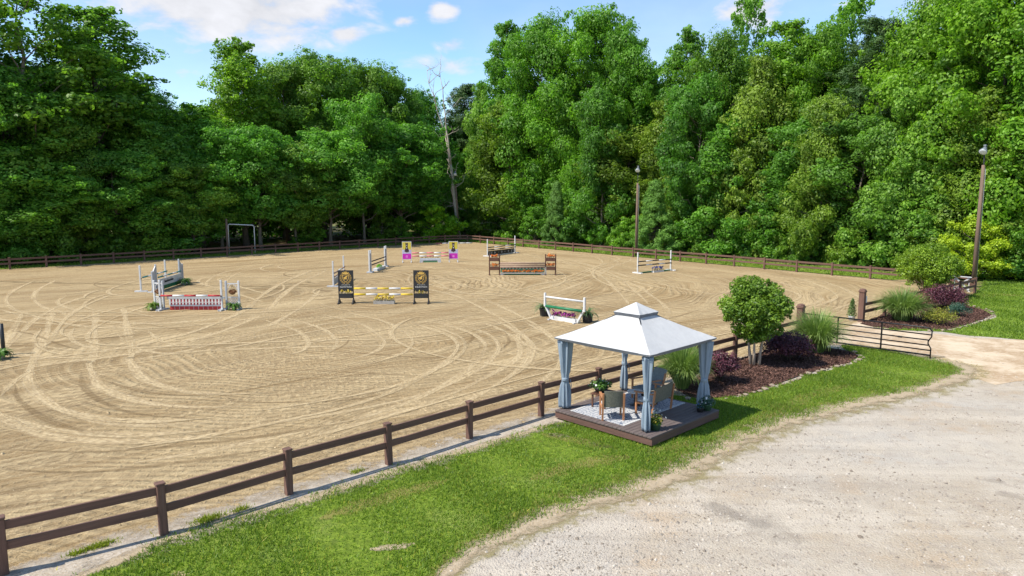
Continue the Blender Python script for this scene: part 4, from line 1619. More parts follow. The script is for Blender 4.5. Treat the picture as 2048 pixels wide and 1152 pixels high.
c = on_deck('armchair', 'wicker-backed teak armchair seen from behind on the rug', 'chair', (.56, 1.74), -PI / 4 + .02)
armchair(c, .62, .56, .40, .46, .12, 'wicker', 'cushion')
c = on_deck('loveseat', 'wide wicker-backed teak loveseat behind the front curtain', 'loveseat', (1.92, 1.28), .08)
armchair(c, 1.12, .58, .40, .44, .12, 'wicker', 'cushion')
c = on_deck('lounge_chair', 'reclining grey sling chair with wooden arms by the grasses', 'chair', (2.78, 2.15), PI / 2 - .25)
armchair(c, .64, .64, .36, .52, .55, 'sling_grey', 'sling_grey')
tb = on_deck('side_table', 'low wooden table carrying the leafy planter', 'table', (1.28, 2.62), .2)
for x in (-.28, .28):
    for y in (-.2, .2):
        MB().box((x, y, .2), (.045, .045, .4)).build('leg', 'brown_paint', tb)
for k in range(5):
    MB().box((0, -.2 + k * .1, .412), (.68, .092, .024)).build('slat', 'brown_paint', tb)
ct = on_deck('coffee_table', 'small round pale table between the chairs', 'table', (2.02, 2.0))
MB().lathe([(.23, .40), (.24, .41), (.24, .43), (.23, .44)], 24).build('table_top', 'cushion', ct, True)
MB().lathe([(.03, .03), (.03, .40)], 10).build('stem', 'metal_dark', ct, True)
MB().lathe([(.16, 0), (.16, .015), (.04, .035)], 18).build('base', 'metal_dark', ct, True)
bx = on_deck('storage_cube', 'black cube on the deck under the loveseat end', 'box', (2.36, 1.72), .1)
MB().cbox((0, 0, .17), (.40, .34, .30), .012).build('body', 'dark_box', bx)
MB().cbox((0, 0, .335), (.42, .36, .03), .008).build('lid', 'dark_box', bx)
for x in (-.15, .15):
    for y in (-.12, .12):
        MB().box((x, y, .01), (.04, .04, .02)).build('foot', 'dark_box', bx)


# ------------------------------------------------------------------ plants in pots and beds
def frond_quads(rng, n, length, width, rise, droop, base=(0, 0, 0), r0=.03, seg=6, leaflets=False):
    """arching ribbons that leave base in all directions"""
    Q = []
    for _ in range(n):
        a = rng.uniform(0, 2 * PI)
        L = length * rng.uniform(.6, 1.15)
        d = np.array([math.cos(a), math.sin(a), 0])
        s = np.array([-math.sin(a), math.cos(a), 0])
        el = rise * rng.uniform(.45, 1.2)
        p = np.array(base) + d * r0 * rng.uniform(0, 1)
        pts = [p.copy()]
        for k in range(seg):
            st = L / seg
            p = p + (d * math.cos(el) + np.array([0, 0, math.sin(el)])) * st
            el -= droop / seg * rng.uniform(.7, 1.3)
            pts.append(p.copy())
        for k in range(seg):
            w0 = width * (1 - (k / seg) ** 2 * .75) * .5
            w1 = width * (1 - ((k + 1) / seg) ** 2 * .97) * .5
            if leaflets:
                w0, w1 = w0 * .25, w1 * .25
            Q.append([pts[k] - s * w0, pts[k] + s * w0, pts[k + 1] + s * w1, pts[k + 1] - s * w1])
            if leaflets:
                for sg in (-1, 1):
                    for h in (.0, .5):
                        m = pts[k] * (1 - h) + pts[k + 1] * h
                        f = (pts[k + 1] - pts[k]) / st
                        ln = width * (1 - ((k + h) / seg) ** 2 * .8) * .62
                        tip = m + s * sg * ln + f * ln * .45 + np.array([0, 0, -ln * .25])
                        b0, b1 = m - f * st * .22, m + f * st * .22
                        Q.append([b0, b1, tip + f * .01, tip - f * .01])
    return np.array(Q)


def fern(label, px, size, seed, off=(0, 0), pot='pot_grey', col=(1, 1, 1, 1), group='ferns in pots beside the jumps'):
    rng = np.random.default_rng(seed)
    b = G(*px)
    t = thing('potted_fern', label, 'fern', (b.x + off[0], b.y + off[1], 0), 0, group)
    MB().lathe([(.10, 0), (.14, .2), (.15, .22), (.13, .22)], 12).build('pot', pot, t, True)
    MB().lathe([(.125, .195), (.12, .205)], 10).build('soil', 'soil', t)
    q = frond_quads(rng, 70, size, .12, 1.15, 2.3, (0, 0, .2), .06, 7, True)
    f = obj('fronds', quad_mesh('fronds', q, 'fern_green', np.repeat(rng.uniform(.1, 1, 70), len(q) // 70)), t)
    f.color = col
    return t


def spider(label, px, seed, h=.42):
    rng = np.random.default_rng(seed)
    b = G(*px)
    t = thing('potted_plant', label, 'potted plant', (b.x, b.y, 0), 0, 'black pots beside the white jump')
    MB().lathe([(.23, 0), (.25, h * .5), (.27, h - .04), (.29, h - .04), (.29, h), (.25, h)], 14, fn=lambda a, i: 1 + .03 * math.cos(8 * a)).build('pot', 'pot_black', t)
    MB().lathe([(.245, h - .03), (.24, h - .02)], 12).build('soil', 'soil', t)
    q = frond_quads(rng, 60, .85, .055, 1.2, 2.3, (0, 0, h - .03), .1, 8)
    obj('foliage', quad_mesh('foliage', q, 'spider_leaf', np.repeat(rng.uniform(0, 1, 60), 8)), t)


def plume(label, px, top_v, half_px, seed, n=1500, squat=1.0):
    rng = np.random.default_rng(seed)
    b = G(*px)
    H = height_at(b.x, b.y, top_v)
    W_ = half_px * b.y / FPX
    t = thing('ornamental_grass', label, 'grass', (b.x, b.y, .02), rng.uniform(0, 6), 'plume grasses in the beds')
    Q, T = [], []
    L = math.hypot(H, W_) * 1.0
    seg = 7
    a = rng.uniform(0, 2 * PI, n)
    spread_ = rng.uniform(0, 1, n) ** .7
    len_ = L * rng.uniform(.7, 1.12, n)
    el0 = PI / 2 - spread_ * .62
    dr = (.5 + 1.9 * spread_) * rng.uniform(.6, 1.3, n)
    d = np.column_stack([np.cos(a), np.sin(a), np.zeros(n)])
    s = np.column_stack([-np.sin(a), np.cos(a), np.zeros(n)])
    p = d * (rng.uniform(0, .28, n) * W_)[:, None]
    el = el0.copy()
    tn = np.clip(rng.normal(.5, .25, n), 0, 1)
    w = rng.uniform(.012, .022, n)
    for k in range(seg):
        q = p + (d * np.cos(el)[:, None] + np.array([0, 0, 1]) * np.sin(el)[:, None]) * (len_ / seg)[:, None]
        w0 = (w * (1 - (k / seg) ** 2 * .7))[:, None]
        w1 = (w * (1 - ((k + 1) / seg) ** 2 * .95))[:, None]
        Q.append(np.stack([p - s * w0, p + s * w0, q + s * w1, q - s * w1], 1))
        T.append(tn + .08 * k / seg)
        p, el = q, el - dr * (k + .6) / seg / (seg * .55)
    qq = np.concatenate(Q)
    z = qq[:, :, 2]
    qq[:, :, 2] = np.maximum(z * (H / max(np.percentile(z, 99.3), .1)), .01)
    r99 = np.percentile(np.abs(qq[:, :, 0]), 98.5)
    qq[:, :, :2] *= W_ / max(r99, .1)
    obj('blades', quad_mesh('blades', qq, 'plume_grass', np.concatenate(T)), t)
    MB().lathe([(.22 * W_ / .9, 0), (.2 * W_ / .9, .12), (.08, .2)], 9).build('crown_base', 'soil', t)


plume('tall plume grass seen through the gazebo beside the sling chair', (1364, 780), 690, 52, 61, 2000)
plume('rounded plume grass beside the hinge end of the gate', (1632, 706), 627, 56, 62, 1900)
plume('upright plume grass beside the gate post with the white box', (1803, 642), 581, 50, 63, 1700)


def bush(name, label, px, top_v, half_px, mat, seed, nclump, leaf, cat='shrub', group=None, per=260, base=.12, twig='bark_dark', shape=1.0, col=None, low=.12):
    rng = np.random.default_rng(seed)
    b = G(*px)
    H = height_at(b.x, b.y, top_v)
    W_ = half_px * b.y / FPX
    t = thing(name, label, cat, (b.x, b.y, .01), 0, group)
    C, R = [], []
    for k in range(nclump):
        d = unit(rng.normal(size=(1, 3)))[0]
        d[2] = abs(d[2]) * 1.1 - .25
        rr = rng.uniform(.35, .82)
        c = np.array([d[0] * W_ * rr, d[1] * W_ * rr, H * (.46 + d[2] * rr * .52)])
        c[2] = max(c[2], H * low)
        C.append(c)
        R.append(W_ * rng.uniform(.24, .40))
    q, tn = blob_leaves(rng, C, R, per / (W_ * W_), leaf, .8)
    q[:, :, 2] = np.maximum(q[:, :, 2], .02)
    f = obj('foliage', quad_mesh('foliage', q, mat, tn), t)
    if col:
        f.color = col
    m = MB()
    for c in C[::2]:
        m.tube([(rng.normal(0, .04), rng.normal(0, .04), 0), tuple(c * .5 + np.array([0, 0, .02])), tuple(c)], [.018, .012, .005], 5)
    m.build('stems', twig, t, True)
    return t


bush('purple_shrub', 'purple-leaved shrub just right of the gazebo by the fence', (1440, 766), 690, 46, 'leaf_purple', 71, 40, .075, group='purple shrubs in the beds', per=1500)
bush('purple_shrub', 'large purple-leaved shrub between the crape myrtle and the gate', (1574, 722), 655, 60, 'leaf_purple', 72, 46, .075, group='purple shrubs in the beds', per=1900)
bush('purple_shrub', 'reddish purple shrub behind the upright plume grass', (1832, 614), 576, 34, 'leaf_purple', 73, 30, .085, group='purple shrubs in the beds', per=1000, col=(1.5, 1.1, 1.1, 1))
bush('purple_shrub', 'broad purple-leaved shrub right of the farther crape myrtle', (1886, 618), 566, 48, 'leaf_purple', 74, 40, .085, group='purple shrubs in the beds', per=1500)
bush('golden_shrub', 'low golden-green shrub at the front of the far bed', (1876, 650), 614, 38, 'leaf_spirea', 75, 30, .07, per=800)
bush('blue_green_shrub', 'small blue-green shrub behind the golden shrub', (1916, 634), 604, 27, 'leaf_blue', 76, 26, .06, per=900)
cb_ = G(1703, 641)
pc = thing('potted_conifer', 'slim dark conifer in a white pot beside the gate post', 'conifer', (cb_.x, cb_.y, .13))
rng_ = np.random.default_rng(77)
tz = rng_.uniform(.12, 1.02, 900)
ta = rng_.uniform(0, 2 * PI, 900)
tr_ = .26 * np.clip((1.04 - tz) / .9, 0, 1) ** .6 * rng_.uniform(.3, 1.05, 900)
dd_ = np.column_stack([np.cos(ta), np.sin(ta), np.zeros(900)])
obj('foliage', quad_mesh('foliage', leaves(rng_, dd_ * tr_[:, None] + np.column_stack([tz * 0, tz * 0, tz]), dd_, .09, aspect=.35, up=.3), 'leaf_cedar', rng_.uniform(0, .7, 900)), pc)
MB().tube([(0, 0, .05), (0, 0, .9)], [.02, .008], 6).build('stem', 'bark_dark', pc)
MB().lathe([(.13, -.13), (.17, .08), (.18, .1), (.15, .1)], 12).build('pot', 'pipe_white', pc, True)


def myrtle(label, px, top_v, half_px, bottom_v, seed, ntr, leaf, per):
    rng = np.random.default_rng(seed)
    r = random.Random(seed)
    b = G(*px)
    H = height_at(b.x, b.y, top_v)
    HB = height_at(b.x, b.y, bottom_v)
    W_ = half_px * b.y / FPX
    t = thing('crape_myrtle', label, 'tree', (b.x, b.y, .01), 0, 'crape myrtles in the beds')
    m = MB()
    tips = []
    for k in range(ntr):
        a = 2 * PI * k / ntr + r.uniform(-.3, .3)
        d = Vector((math.cos(a), math.sin(a), 0))
        p0 = d * r.uniform(.10, .2)
        p1 = d * .22 + Vector((0, 0, HB * .55))
        p2 = d * W_ * .24 + Vector((0, 0, HB * 1.15))
        p3 = d * W_ * .6 + Vector((0, 0, HB + (H - HB) * .45))
        m.tube([p0 - Vector((0, 0, .05)), p1, p2, p3], [.065, .05, .035, .015], 8)
        for j in range(4):
            e = p2.lerp(p3, r.uniform(0, 1)) + Vector((r.gauss(0, .4), r.gauss(0, .4), r.uniform(.2, .7)))
            m.tube([p2.lerp(p3, .2), e], [.02, .007], 5)
            tips.append(e)
    m.build('trunk', 'bark_pale', t, True)
    C, R = [], []
    for k in range(80):
        d = unit(rng.normal(size=(1, 3)))[0]
        rr = rng.uniform(.3, .86)
        zc = HB + (H - HB) * .5
        wz = (H - HB) * .5
        sq = 1.0 if d[2] > -.2 else .8
        C.append(np.array([d[0] * W_ * rr * sq, d[1] * W_ * rr * sq, zc + d[2] * wz * rr]))
        R.append(W_ * rng.uniform(.28, .40))
    for k in range(44):                            # sprays that stick out of the outline
        d = unit(rng.normal(size=(1, 3)))[0]
        C.append(np.array([d[0] * W_ * .98, d[1] * W_ * .98, HB + (H - HB) * (.5 + .47 * d[2])]))
        R.append(W_ * rng.uniform(.07, .14))
    q, tn = blob_leaves(rng, C, R, per / (W_ * W_), leaf, .85, up=.4)
    cr = obj('crown', quad_mesh('crown', q, 'leaf_myrtle', tn), t)
    cr.color = (1.3, 1.22, 1, 1) if seed == 82 else (1, 1, 1, 1)
    return t


myrtle('round-crowned crape myrtle with several pale trunks right of the gazebo', (1508, 731), 549, 65, 684, 81, 6, .11, 4600)
myrtle('farther crape myrtle standing between purple shrubs in the far bed', (1853, 593), 488, 59, 580, 82, 5, .12, 4200)


def planter_flowers(t, r, z, petal, green, seed, n=120, hgt=.3, size=.06, ng=200):
    rng = np.random.default_rng(seed)
    d = unit(rng.normal(size=(ng, 3)))
    d[:, 2] = np.abs(d[:, 2])
    c = d * (r * rng.uniform(.5, 1.25, ng))[:, None] * np.array([1, 1, hgt / r])
    c[:, 2] += z
    obj('foliage', quad_mesh('foliage', leaves(rng, c, d, size * 1.6), green, rng.uniform(0, 1, ng)), t)
    d = unit(rng.normal(size=(n, 3)))
    d[:, 2] = np.abs(d[:, 2]) * 1.2 + .1
    c = unit(d) * (r * rng.uniform(.9, 1.3, n))[:, None] * np.array([1, 1, hgt / r])
    c[:, 2] += z
    obj('blossoms', quad_mesh('blossoms', leaves(rng, c, d, size, aspect=.95), petal, rng.uniform(0, 1, n)), t)


t = on_deck('flower_pot', 'green pot of yellow and white flowers at the deck front corner', 'flower pot', (.58, .30))
MB().lathe([(.12, 0), (.15, .15), (.17, .17), (.17, .19), (.15, .19)], 16).build('pot', 'pot_green', t, True)
planter_flowers(t, .17, .17, 'petal_yellow', 'leaf_myrtle', 91, 70, .22, .055, 160)
rng_ = np.random.default_rng(92)
cw = np.column_stack([rng_.normal(0, .1, 26), rng_.normal(0, .1, 26), rng_.uniform(.38, .6, 26)])
obj('white_blossoms', quad_mesh('white_blossoms', leaves(rng_, cw, cw * 0, .05, aspect=.9), 'petal_white', rng_.uniform(0, 1, 26)), t)
MB().tube([(0, 0, .15), (.02, 0, .55)], .006, 5).tube([(.03, .03, .15), (.1, .06, .5)], .006, 5).tube([(-.03, .03, .15), (-.1, -.06, .48)], .006, 5).build('stems', 'pot_green', t)
t = on_deck('flower_pot', 'grey-leaved pot plant at the right corner of the deck', 'flower pot', (3.12, .26))
MB().lathe([(.12, 0), (.15, .17), (.16, .19), (.14, .19)], 16).build('pot', 'pot_green', t, True)
planter_flowers(t, .2, .18, 'petal_white', 'leaf_blue', 93, 18, .24, .05, 240)
t = on_deck('flower_pot', 'small dark pot tucked against the right-hand curtain', 'flower pot', (2.83, .30))
MB().lathe([(.08, 0), (.1, .11), (.11, .13), (.09, .13)], 14).build('pot', 'pot_black', t, True)
planter_flowers(t, .1, .12, 'petal_blue', 'leaf_blue', 94, 14, .14, .04, 90)
t = on_deck('planter', 'dark bowl planter with green and white leaves on the low table', 'planter', (1.22, 2.66), 0, .726)
MB().lathe([(.13, 0), (.2, .1), (.23, .16), (.21, .16)], 18).build('pot', 'pot_black', t, True)
planter_flowers(t, .3, .15, 'petal_white', 'fern_green', 95, 30, .22, .06, 300)

# ------------------------------------------------------------------ show jumps
class Jump:
    """a frame along the jump: x from the left foot to the right one, y away from the viewer"""
    def __init__(self, a, b):
        self.a, self.b = G(*a), G(*b)
        d = self.b - self.a
        self.L = d.length
        self.rz = math.atan2(d.y, d.x)
        self.R = Matrix.Rotation(self.rz, 3, 'Z')

    def at(self, x, y=0.0, z=0.0):
        p = self.R @ Vector((x, y, 0)) + self.a
        return Vector((p.x, p.y, z))

    def thing(self, name, label, cat, x, y=0.0, z=0.0, rz=0.0, group=None):
        return thing(name, label, cat, self.at(x, y, z), self.rz + rz, group)

    def pole(self, label, z, cols, y=0.0, x0=0.0, x1=None, r=.05, n=5, dz=0.0, group=None, name='jump_pole'):
        x1 = self.L if x1 is None else x1
        o = self.thing(name, label, 'pole', x0, y, z, 0, group)
        o2 = None
        L = x1 - x0
        for k in range(n):
            a, b = L * k / n, L * (k + 1) / n
            za, zb = dz * k / n, dz * (k + 1) / n
            MB().tube([(a, 0, za), (b, 0, zb)], r, 10).build('stripe' if n > 1 else 'shaft', cols[k % len(cols)], o, True)
        # turned ends
        MB().tube([(-.025, 0, 0), (0, 0, 0)], [r * .7, r * .98], 10).tube([(L, 0, dz), (L + .025, 0, dz)], [r * .98, r * .7], 10).build('end_cap', cols[0], o, True)
        return o

    def standard(self, label, x, y=0.0, h=1.75, mat='white_paint', foot=.7, group=None, cups=(), foot_dir='y', fm=None):
        t = self.thing('jump_standard', label, 'jump standard', x, y, 0, 0, group)
        MB().cbox((0, 0, h / 2 + .02), (.10, .10, h - .04), .012).build('post', mat, t)
        b = MB()
        if foot_dir == 'y':
            b.beam((-.055 - .022, -foot / 2, .05), (-.055 - .022, foot / 2, .05), .04, .1)
            b.beam((.055 + .022, -foot / 2, .05), (.055 + .022, foot / 2, .05), .04, .1)
        b.box((0, 0, .04), (.11, foot * .9, .075))
        b.build('foot', fm or mat, t)
        for z in cups:
            MB().box((0, -.066, z - .04), (.06, .03, .07)).build('cup', 'metal_dark', t)
        return t

    def flowers(self, label, x, y, L, D, Hb, boxmat, petal, seed, n, hgt, size=.07, z=0.0, cat='flower box', stem='pot_green', group=None):
        t = self.thing('flower_box', label, cat, x, y, z, 0, group)
        b = MB()
        b.box((0, -D / 2 + .01, Hb / 2), (L, .02, Hb)).box((0, D / 2 - .01, Hb / 2), (L, .02, Hb))
        b.box((-L / 2 + .01, 0, Hb / 2), (.02, D - .04, Hb)).box((L / 2 - .01, 0, Hb / 2), (.02, D - .04, Hb))
        b.box((0, 0, .01), (L - .04, D - .04, .02))
        b.build('box', boxmat, t)
        MB().box((0, 0, Hb - .05), (L - .045, D - .045, .02)).build('soil', 'soil', t)
        blooms(t, L, D, Hb - .04, petal, seed, n, hgt, size, stem)
        return t


def blooms(t, L, D, z0, petal, seed, n, hgt, size, stem='pot_green'):
    rng = np.random.default_rng(seed)
    px = np.linspace(-L / 2 + .07, L / 2 - .07, n) + rng.normal(0, .02, n)
    m = MB()
    P, DD = [], []
    for x in px:
        y = rng.uniform(-D / 2 + .05, D / 2 - .05)
        h = hgt * rng.uniform(.75, 1.1)
        dx = rng.normal(0, .04)
        m.tube([(x, y, z0), (x + dx, y - .01, z0 + h)], .007, 4, cap=False)
        m.add([(x, y, z0 + h * .15), (x + .05, y - .02, z0 + h * .4), (x + .09, y - .03, z0 + h * .7), (x + .03, y, z0 + h * .45)], [(0, 1, 2, 3)])
        m.add([(x, y, z0 + h * .1), (x - .05, y + .02, z0 + h * .4), (x - .09, y + .01, z0 + h * .62), (x - .03, y, z0 + h * .4)], [(0, 1, 2, 3)])
        for _ in range(9):
            P.append((x + dx + rng.normal(0, size * .42), y - .01 + rng.normal(0, size * .42), z0 + h + rng.normal(0, size * .42)))
    m.build('stems', stem, t, fix=False)
    P = np.array(P)
    obj('blossoms', quad_mesh('blossoms', leaves(rng, P, rng.normal(size=P.shape), size, aspect=.9), petal, rng.uniform(0, 1, len(P))), t)


# --- jump with red and white pole, lattice wings and a picket gate
J = Jump((329, 620), (449, 620))


def lattice_wing(label, x, y, rz, seed):
    t = J.thing('lattice_wing', label, 'jump wing', x, y, 0, rz, 'lattice wings of the red and white jump')
    w, h = .72, 1.66
    for sx in (0, w):
        MB().cbox((sx, 0, h / 2 + .02), (.11, .09, h - .04), .012).build('post', 'grey_paint' if sx == 0 else 'white_paint', t)
        MB().beam((sx, -.3, .045), (sx, .3, .045), .09, .085).build('foot', 'white_paint', t)
    MB().box((w / 2, 0, h - .16), (w - .115, .04, .06)).build('top_bar', 'white_paint', t)
    MB().box((w / 2, 0, .72), (w - .115, .035, .05)).box((w / 2, 0, .12), (w - .115, .035, .05)).build('lattice_rail', 'white_paint', t)
    for k in range(-2, 6):
        for sg in (-1, 1):
            x0 = .06 + k * .13
            a, b = Vector((x0, 0, .145)), Vector((x0 + .5, 0, .695))
            if sg < 0:
                a, b = Vector((w - a.x, .012, a.z)), Vector((w - b.x, .012, b.z))
            # clip to the frame
            lo, hi = .058, w - .058
            d = b - a
            t0 = max(0, min((lo - a.x) / d.x, (hi - a.x) / d.x))
            t1 = min(1, max((lo - a.x) / d.x, (hi - a.x) / d.x))
            if t1 - t0 > .05:
                MB().beam(a + d * t0, a + d * t1, .011, .028).build('lath', 'white_paint', t)
    n = 18
    MB().tube([(w / 2 + .26 * math.cos(q), 0, 1.13 + .34 * math.sin(q)) for q in [PI * k / n for k in range(n + 1)]], .018, 6).build('arch', 'white_paint', t, True)
    hb = J.thing('hanging_basket', 'coir basket of dry flowers hanging in the ' + ('left' if seed == 1 else 'right') + ' lattice wing', 'basket', x, y, 0, rz)
    c = (w / 2, 0, 1.03)
    MB().lathe([(.06, -.16), (.15, -.10), (.2, 0), (.19, .01)], 14, c).build('coir', 'basket_coir', hb, True)
    ch = MB()
    for k in range(3):
        a = 2 * PI * k / 3
        ch.tube([(w / 2, 0, 1.44), (w / 2 + .19 * math.cos(a), .19 * math.sin(a), 1.03)], .006, 4)
    ch.build('chain', 'metal_dark', hb)
    rng = np.random.default_rng(seed)
    d = unit(rng.normal(size=(170, 3)))
    d[:, 2] = np.abs(d[:, 2]) * .7
    obj('dry_flowers', quad_mesh('dry_flowers', leaves(rng, d * .21 + np.array(c) - np.array([0, 0, .02]), d, .08), 'rust_frond', rng.uniform(0, 1, 170)), hb)


lattice_wing('white lattice wing at the right end of the red and white jump', J.L + .1, .12, 0, 2)
lattice_wing('white lattice wing at the left end of the red and white jump', -.08, .12, PI - .45, 1)
J.standard('white standard at the left end of the red and white pole', -.12, -.16, 1.74, 'white_paint', .8, None, (.86,))
J.standard('white standard at the right end of the red and white pole', J.L - .06, -.16, 1.74, 'white_paint', .8, None, (.86,))
J.pole('red and white striped pole over the picket gate', .86, ['red_paint', 'white_paint'], -.255, -.02, J.L - .12, .052)
t = J.thing('picket_gate', 'white picket gate with red squares below the striped pole', 'jump gate', .35, -.02, 0)
gw = J.L - .45
MB().box((gw / 2, 0, .71), (gw + .3, .05, .13)).build('top_rail', 'grey_paint', t)
MB().box((gw / 2, -.012, .26), (gw, .03, .07)).build('rail', 'white_paint', t)
MB().box((gw / 2, -.010, .455), (gw, .026, .03)).build('rail', 'white_paint', t)
MB().box((gw / 2, .012, .44), (gw, .02, .41)).build('backboard', 'red_paint', t)
nk = 16
for k in range(nk + 1):
    MB().box((gw * k / nk, -.008, .465), (.095, .02, .36)).build('picket', 'white_paint', t)
MB().box((gw / 2, .0, .12), (gw, .045, .20)).build('base_board', 'red_paint', t)
for k in range(1, 11):
    MB().box((gw * k / 11, -.025, .12), (.014, .006, .19)).build('joint', 'white_paint', t)
fern('yellowish fern in a pot at the left of the red jump', (308, 620), .62, 101, col=(1.6, 1.15, .7, 1))
fern('dark green fern in a pot at the right of the red jump', (468, 620), .58, 102)

# --- teal oxer behind it
J = Jump((314, 583), (360, 568))
for x, s in ((0, 'near'), (J.L, 'far')):
    t = J.thing('solid_wing', f'pale grey slant-topped wing at the {s} end of the teal jump', 'jump wing', x, 0, 0, PI if s == 'near' else 0, 'slant-topped wings of the teal jump')
    for k, h in ((0, 1.85), (.62, 1.45)):
        MB().cbox((k, 0, h / 2 + .02), (.11, .10, h - .04), .012).build('post', 'grey_paint', t)
        MB().beam((k, -.35, .045), (k, .35, .045), .09, .085).build('foot', 'white_paint', t)
    MB().plate([(.056, .25), (.564, .25), (.564, 1.3), (.056, 1.72)], -.02, .02).build('panel', 'grey_paint', t)
    MB().beam((.056, 0, 1.735), (.564, 0, 1.315), .06, .03).build('capping', 'white_paint', t)
    J.standard(f'white standard behind the {s} wing of the teal jump', x + (-.2 if s == 'near' else -.1), .95, 1.8, 'white_paint', .8, 'standards of the teal jump', (.95,))
J.pole('front teal and white pole of the jump with the grey plank', .96, ['teal_paint', 'white_paint'], -.12, .06, J.L - .06, .05)
J.pole('back teal and white pole of the jump with the grey plank', .98, ['teal_paint', 'white_paint'], .83, -.1, J.L - .1, .05)
t = J.thing('plank_panel', 'pale grey plank with dark script below the teal pole', 'jump panel', .1, -.1, 0)
pl = J.L - .2
MB().box((pl / 2, 0, .56), (pl, .04, .5)).build('plank', 'white_paint', t)
sq = MB()
rs = random.Random(4)
x = pl * .24
for k in range(11):                                # script lettering too blurred to read
    w = .12 + rs.random() * .05
    zc = .56 + .02 * k / 11
    sq.tube([(x, -.026, zc - .08), (x + w * .3, -.026, zc + .07 + .05 * (k % 4 == 0)), (x + w * .55, -.026, zc - .06), (x + w, -.026, zc + .02)], .016, 5)
    x += w * 1.02
sq.build('script', 'banner_black', t)
MB().box((pl / 2, .01, .18), (pl, .03, .26)).build('base_board', 'green_paint', t)
for x in (-.03, pl + .03):
    MB().box((x, 0, .41), (.06, .06, .8)).build('stile', 'white_paint', t)
    MB().beam((x, -.25, .03), (x, .25, .03), .06, .06).build('foot', 'white_paint', t)
fern('dark palm-like fern at the right end of the teal jump', (369, 570), .75, 103, pot='white_paint', col=(.7, .8, .8, 1))

# --- grey plank jump, half hidden by the left black banner
J = Jump((667, 574), (688, 559))
J.standard('white standard at the near end of the grey plank jump', 0, 0, 1.85, 'white_paint', .9, None, (1.0, .72))
J.standard('white standard at the far end of the grey plank jump', J.L, 0, 1.85, 'white_paint', .9, None, (1.0, .72))
J.pole('top grey pole of the jump beside the left black banner', 1.0, ['rail_brown', 'white_paint'], -.1, .05, J.L - .05, .05, 3)
J.pole('lower grey pole of the jump beside the left black banner', .74, ['rail_brown', 'white_paint'], -.1, .05, J.L - .05, .05, 3)
t = J.thing('jump_plank', 'grey plank at the bottom of the jump beside the left banner', 'plank', .08, .02, 0)
MB().box(((J.L - .16) / 2, 0, .34), (J.L - .16, .04, .48)).build('board', 'grey_paint', t)
for x in (.1, J.L - .26):
    MB().beam((x, -.2, .05), (x, .2, .05), .05, .1).build('foot', 'grey_paint', t)

# --- narrow jump with wide white wings and a green flower trough
J = Jump((742, 545), (770, 534))
for x, s, sg in ((0, 'near', -1), (J.L, 'far', 1)):
    t = J.thing('open_wing', f'white two-post wing at the {s} end of the green trough jump', 'jump wing', x, 0, 0, 0, 'wings of the green trough jump')
    for k, h in ((0, 1.9), (sg * .42, 1.9)):
        MB().cbox((k, 0, h / 2 + .02), (.14, .11, h - .04), .012).build('post', 'white_paint', t)
    MB().box((sg * .21, 0, .9), (.275, .05, 1.5)).build('panel', 'grey_paint', t)
    MB().box((sg * .21, 0, .05), (.6, .5, .1)).build('foot', 'grey_paint', t)
J.pole('upper dark pole of the green trough jump', .95, ['black_paint'], -.1, .05, J.L - .05, .05, 1)
J.pole('lower dark pole of the green trough jump', .66, ['black_paint'], -.1, .05, J.L - .05, .05, 1)
t = J.thing('plant_trough', 'white trough of bright green leaves under the dark poles', 'planter', J.L / 2, -.1, 0)
MB().box((0, 0, .12), (J.L * .62, .4, .22)).build('trough', 'white_paint', t)
rng = np.random.default_rng(7)
d = unit(rng.normal(size=(220, 3)))
d[:, 2] = np.abs(d[:, 2])
obj('foliage', quad_mesh('foliage', leaves(rng, d * np.array([.55, .2, .26]) + np.array([0, 0, .22]), d, .1), 'leaf_yellow', rng.uniform(0, .5, 220)), t).color = (.5, 1.0, .6, 1)


# --- banner jumps
def text_mesh(body, size, mat, spacing=1.0):
    c = bpy.data.curves.new('lettering', 'FONT')
    c.body = body
    c.size = size
    c.align_x = 'CENTER'
    c.space_character = spacing
    c.extrude = .001
    o = bpy.data.objects.new('lettering', c)
    COL.objects.link(o)
    bpy.context.view_layer.update()
    me = bpy.data.meshes.new_from_object(o)
    bpy.data.objects.remove(o)
    me.name = 'lettering'
    for v in me.vertices:
        v.co = Vector((v.co.x, -v.co.z, v.co.y))
    me.materials.clear()
    me.materials.append(MATS[mat])
    return me


TXT1 = text_mesh('ATLANTA', .082, 'gold_pale', 1.5)
TXT2 = text_mesh('EQUESTRIAN', .118, 'gold_pale', 1.05)


